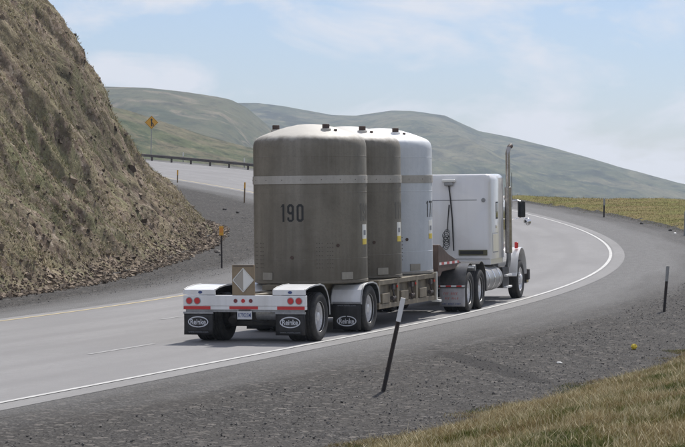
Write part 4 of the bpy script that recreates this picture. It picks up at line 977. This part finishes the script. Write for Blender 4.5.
# merge warning sign
p = P(182.4, 4.2); sg = empty('warning_sign', p); tag(sg, 'yellow diamond lane merge warning sign on a post above the cut slope', 'road sign')
zb = CAM_H + (yh(151) - 122.5)*float(p.y)/2500. - p.z
MB().box(-.035, .035, 0, .05, -.6, zb + .4).build('sign_post', M['galv'], sg)
c = .62; face = MB().prism([(0, zb-c), (c, zb), (0, zb+c), (-c, zb)], -.03, -.01, 'xz').build('sign_face', M['yellow'], sg, bevel=.01)
w = .022; mb = MB(); c2 = c*.91
for a, b in (((0,-c2),(c2,0)),((c2,0),(0,c2)),((0,c2),(-c2,0)),((-c2,0),(0,-c2))): mb.cyl((a[0], -.033, zb+a[1]), (b[0], -.033, zb+b[1]), w*.5, 4)
mb.build('sign_border', M['ink'], face)
MB().prism([(-.05, -.36), (.05, -.36), (.05, .20), (.13, .20), (0, .38), (-.13, .20), (-.05, .20), (-.05, .10), (-.05, .0)], -.036, -.032, 'xz').build('merge_arrow', M['ink'], face); col.objects[-1].location.z = zb
MB().prism([(.05, -.10), (.05, .04), (.20, -.14), (.20, -.36), (.11, -.36), (.11, -.17)], -.036, -.032, 'xz').build('merge_branch', M['ink'], face); col.objects[-1].location.z = zb

# individual rocks and litter
def rock(s, t, r_, name, label, material, cat='rock', seed=0, flat=.7, group=None):
    bm = bmesh.new(); bmesh.ops.create_icosphere(bm, subdivisions=2, radius=r_); rnd = random.Random(seed)
    for v in bm.verts: v.co *= rnd.uniform(.78, 1.18); v.co.z *= flat
    me = bpy.data.meshes.new(name); bm.to_mesh(me); bm.free(); me.materials.append(material)
    o = bpy.data.objects.new(name, me); col.objects.link(o); o.location = P(s, t, r_*flat*.6); o.rotation_euler.z = seed
    return tag(o, label, cat, group)
M['rock'] = weathered('grey_rock', (.13,.12,.115), (.07,.065,.06), 8, .9, 0, (.3,.7), False)
M['rock_pale'] = weathered('pale_rock', (.30,.27,.24), (.18,.16,.14), 8, .9, 0, (.3,.7), False)
G = 'fallen rocks on the roadside gravel'
rock(96, -16.4, .13, 'fallen_rock', 'dark fallen rock just right of the cut slope nose, left one of a pair', M['rock'], seed=1, group=G)
rock(92, -16.0, .11, 'fallen_rock', 'dark fallen rock nearest the casks beyond the yellow topped post', M['rock'], seed=2, group=G)
rock(47, -15.7, .12, 'fallen_rock', 'fallen rock in the gravel just left of the yellow topped post', M['rock_pale'], seed=3, group=G)
rock(44.5, -15.2, .08, 'fallen_rock', 'smaller rock beside the foot of the yellow topped post', M['rock'], seed=4, group=G)
rock(77, 4.0, .09, 'fallen_rock', 'dark rock at the meadow edge left of the pale marker post', M['rock'], seed=5, group='dark rocks along the meadow edge')
rock(69.5, 4.2, .09, 'fallen_rock', 'dark rock at the meadow edge nearest the pale marker post', M['rock'], seed=6, group='dark rocks along the meadow edge')
M['ball'] = mat('yellow_plastic', (.70,.52,.04), .45); M['paper'] = mat('white_litter', (.75,.75,.74), .6)
b = rock(-1.2, 5.75, .065, 'litter_cup', 'crushed yellow cup lying on the gravel by the grass bank', M['ball'], 'litter', 8, .95)
rock(-5.4, 5.3, .055, 'litter_paper', 'small white scrap of paper on the gravel below the yellow cup', M['paper'], 'litter', 9, .3)
rock(66.5, 4.0, .09, 'litter_bag', 'white litter lying on gravel beside the pale marker post', M['paper'], 'litter', 10, .4)
# ------------------------------------------------------------------ air
hz = MB().box(-3000, 3000, -400, 3480, -66, 420).build('haze', None if False else mat('haze_surface'), None)
hz.data.materials.clear(); hm = bpy.data.materials.new('haze_air'); hm.use_nodes = True; hm.node_tree.nodes.clear()
o_ = hm.node_tree.nodes.new('ShaderNodeOutputMaterial'); v_ = hm.node_tree.nodes.new('ShaderNodeVolumePrincipled')
v_.inputs['Color'].default_value = (.66, .79, .96, 1); v_.inputs['Density'].default_value = 1.7e-4; v_.inputs['Anisotropy'].default_value = 0.2
hm.node_tree.links.new(v_.outputs[0], o_.inputs['Volume']); hz.data.materials.append(hm); tag(hz, kind='stuff'); hz['label'] = 'thin bluish haze lying over the valley and far hills'; hz['category'] = 'haze'
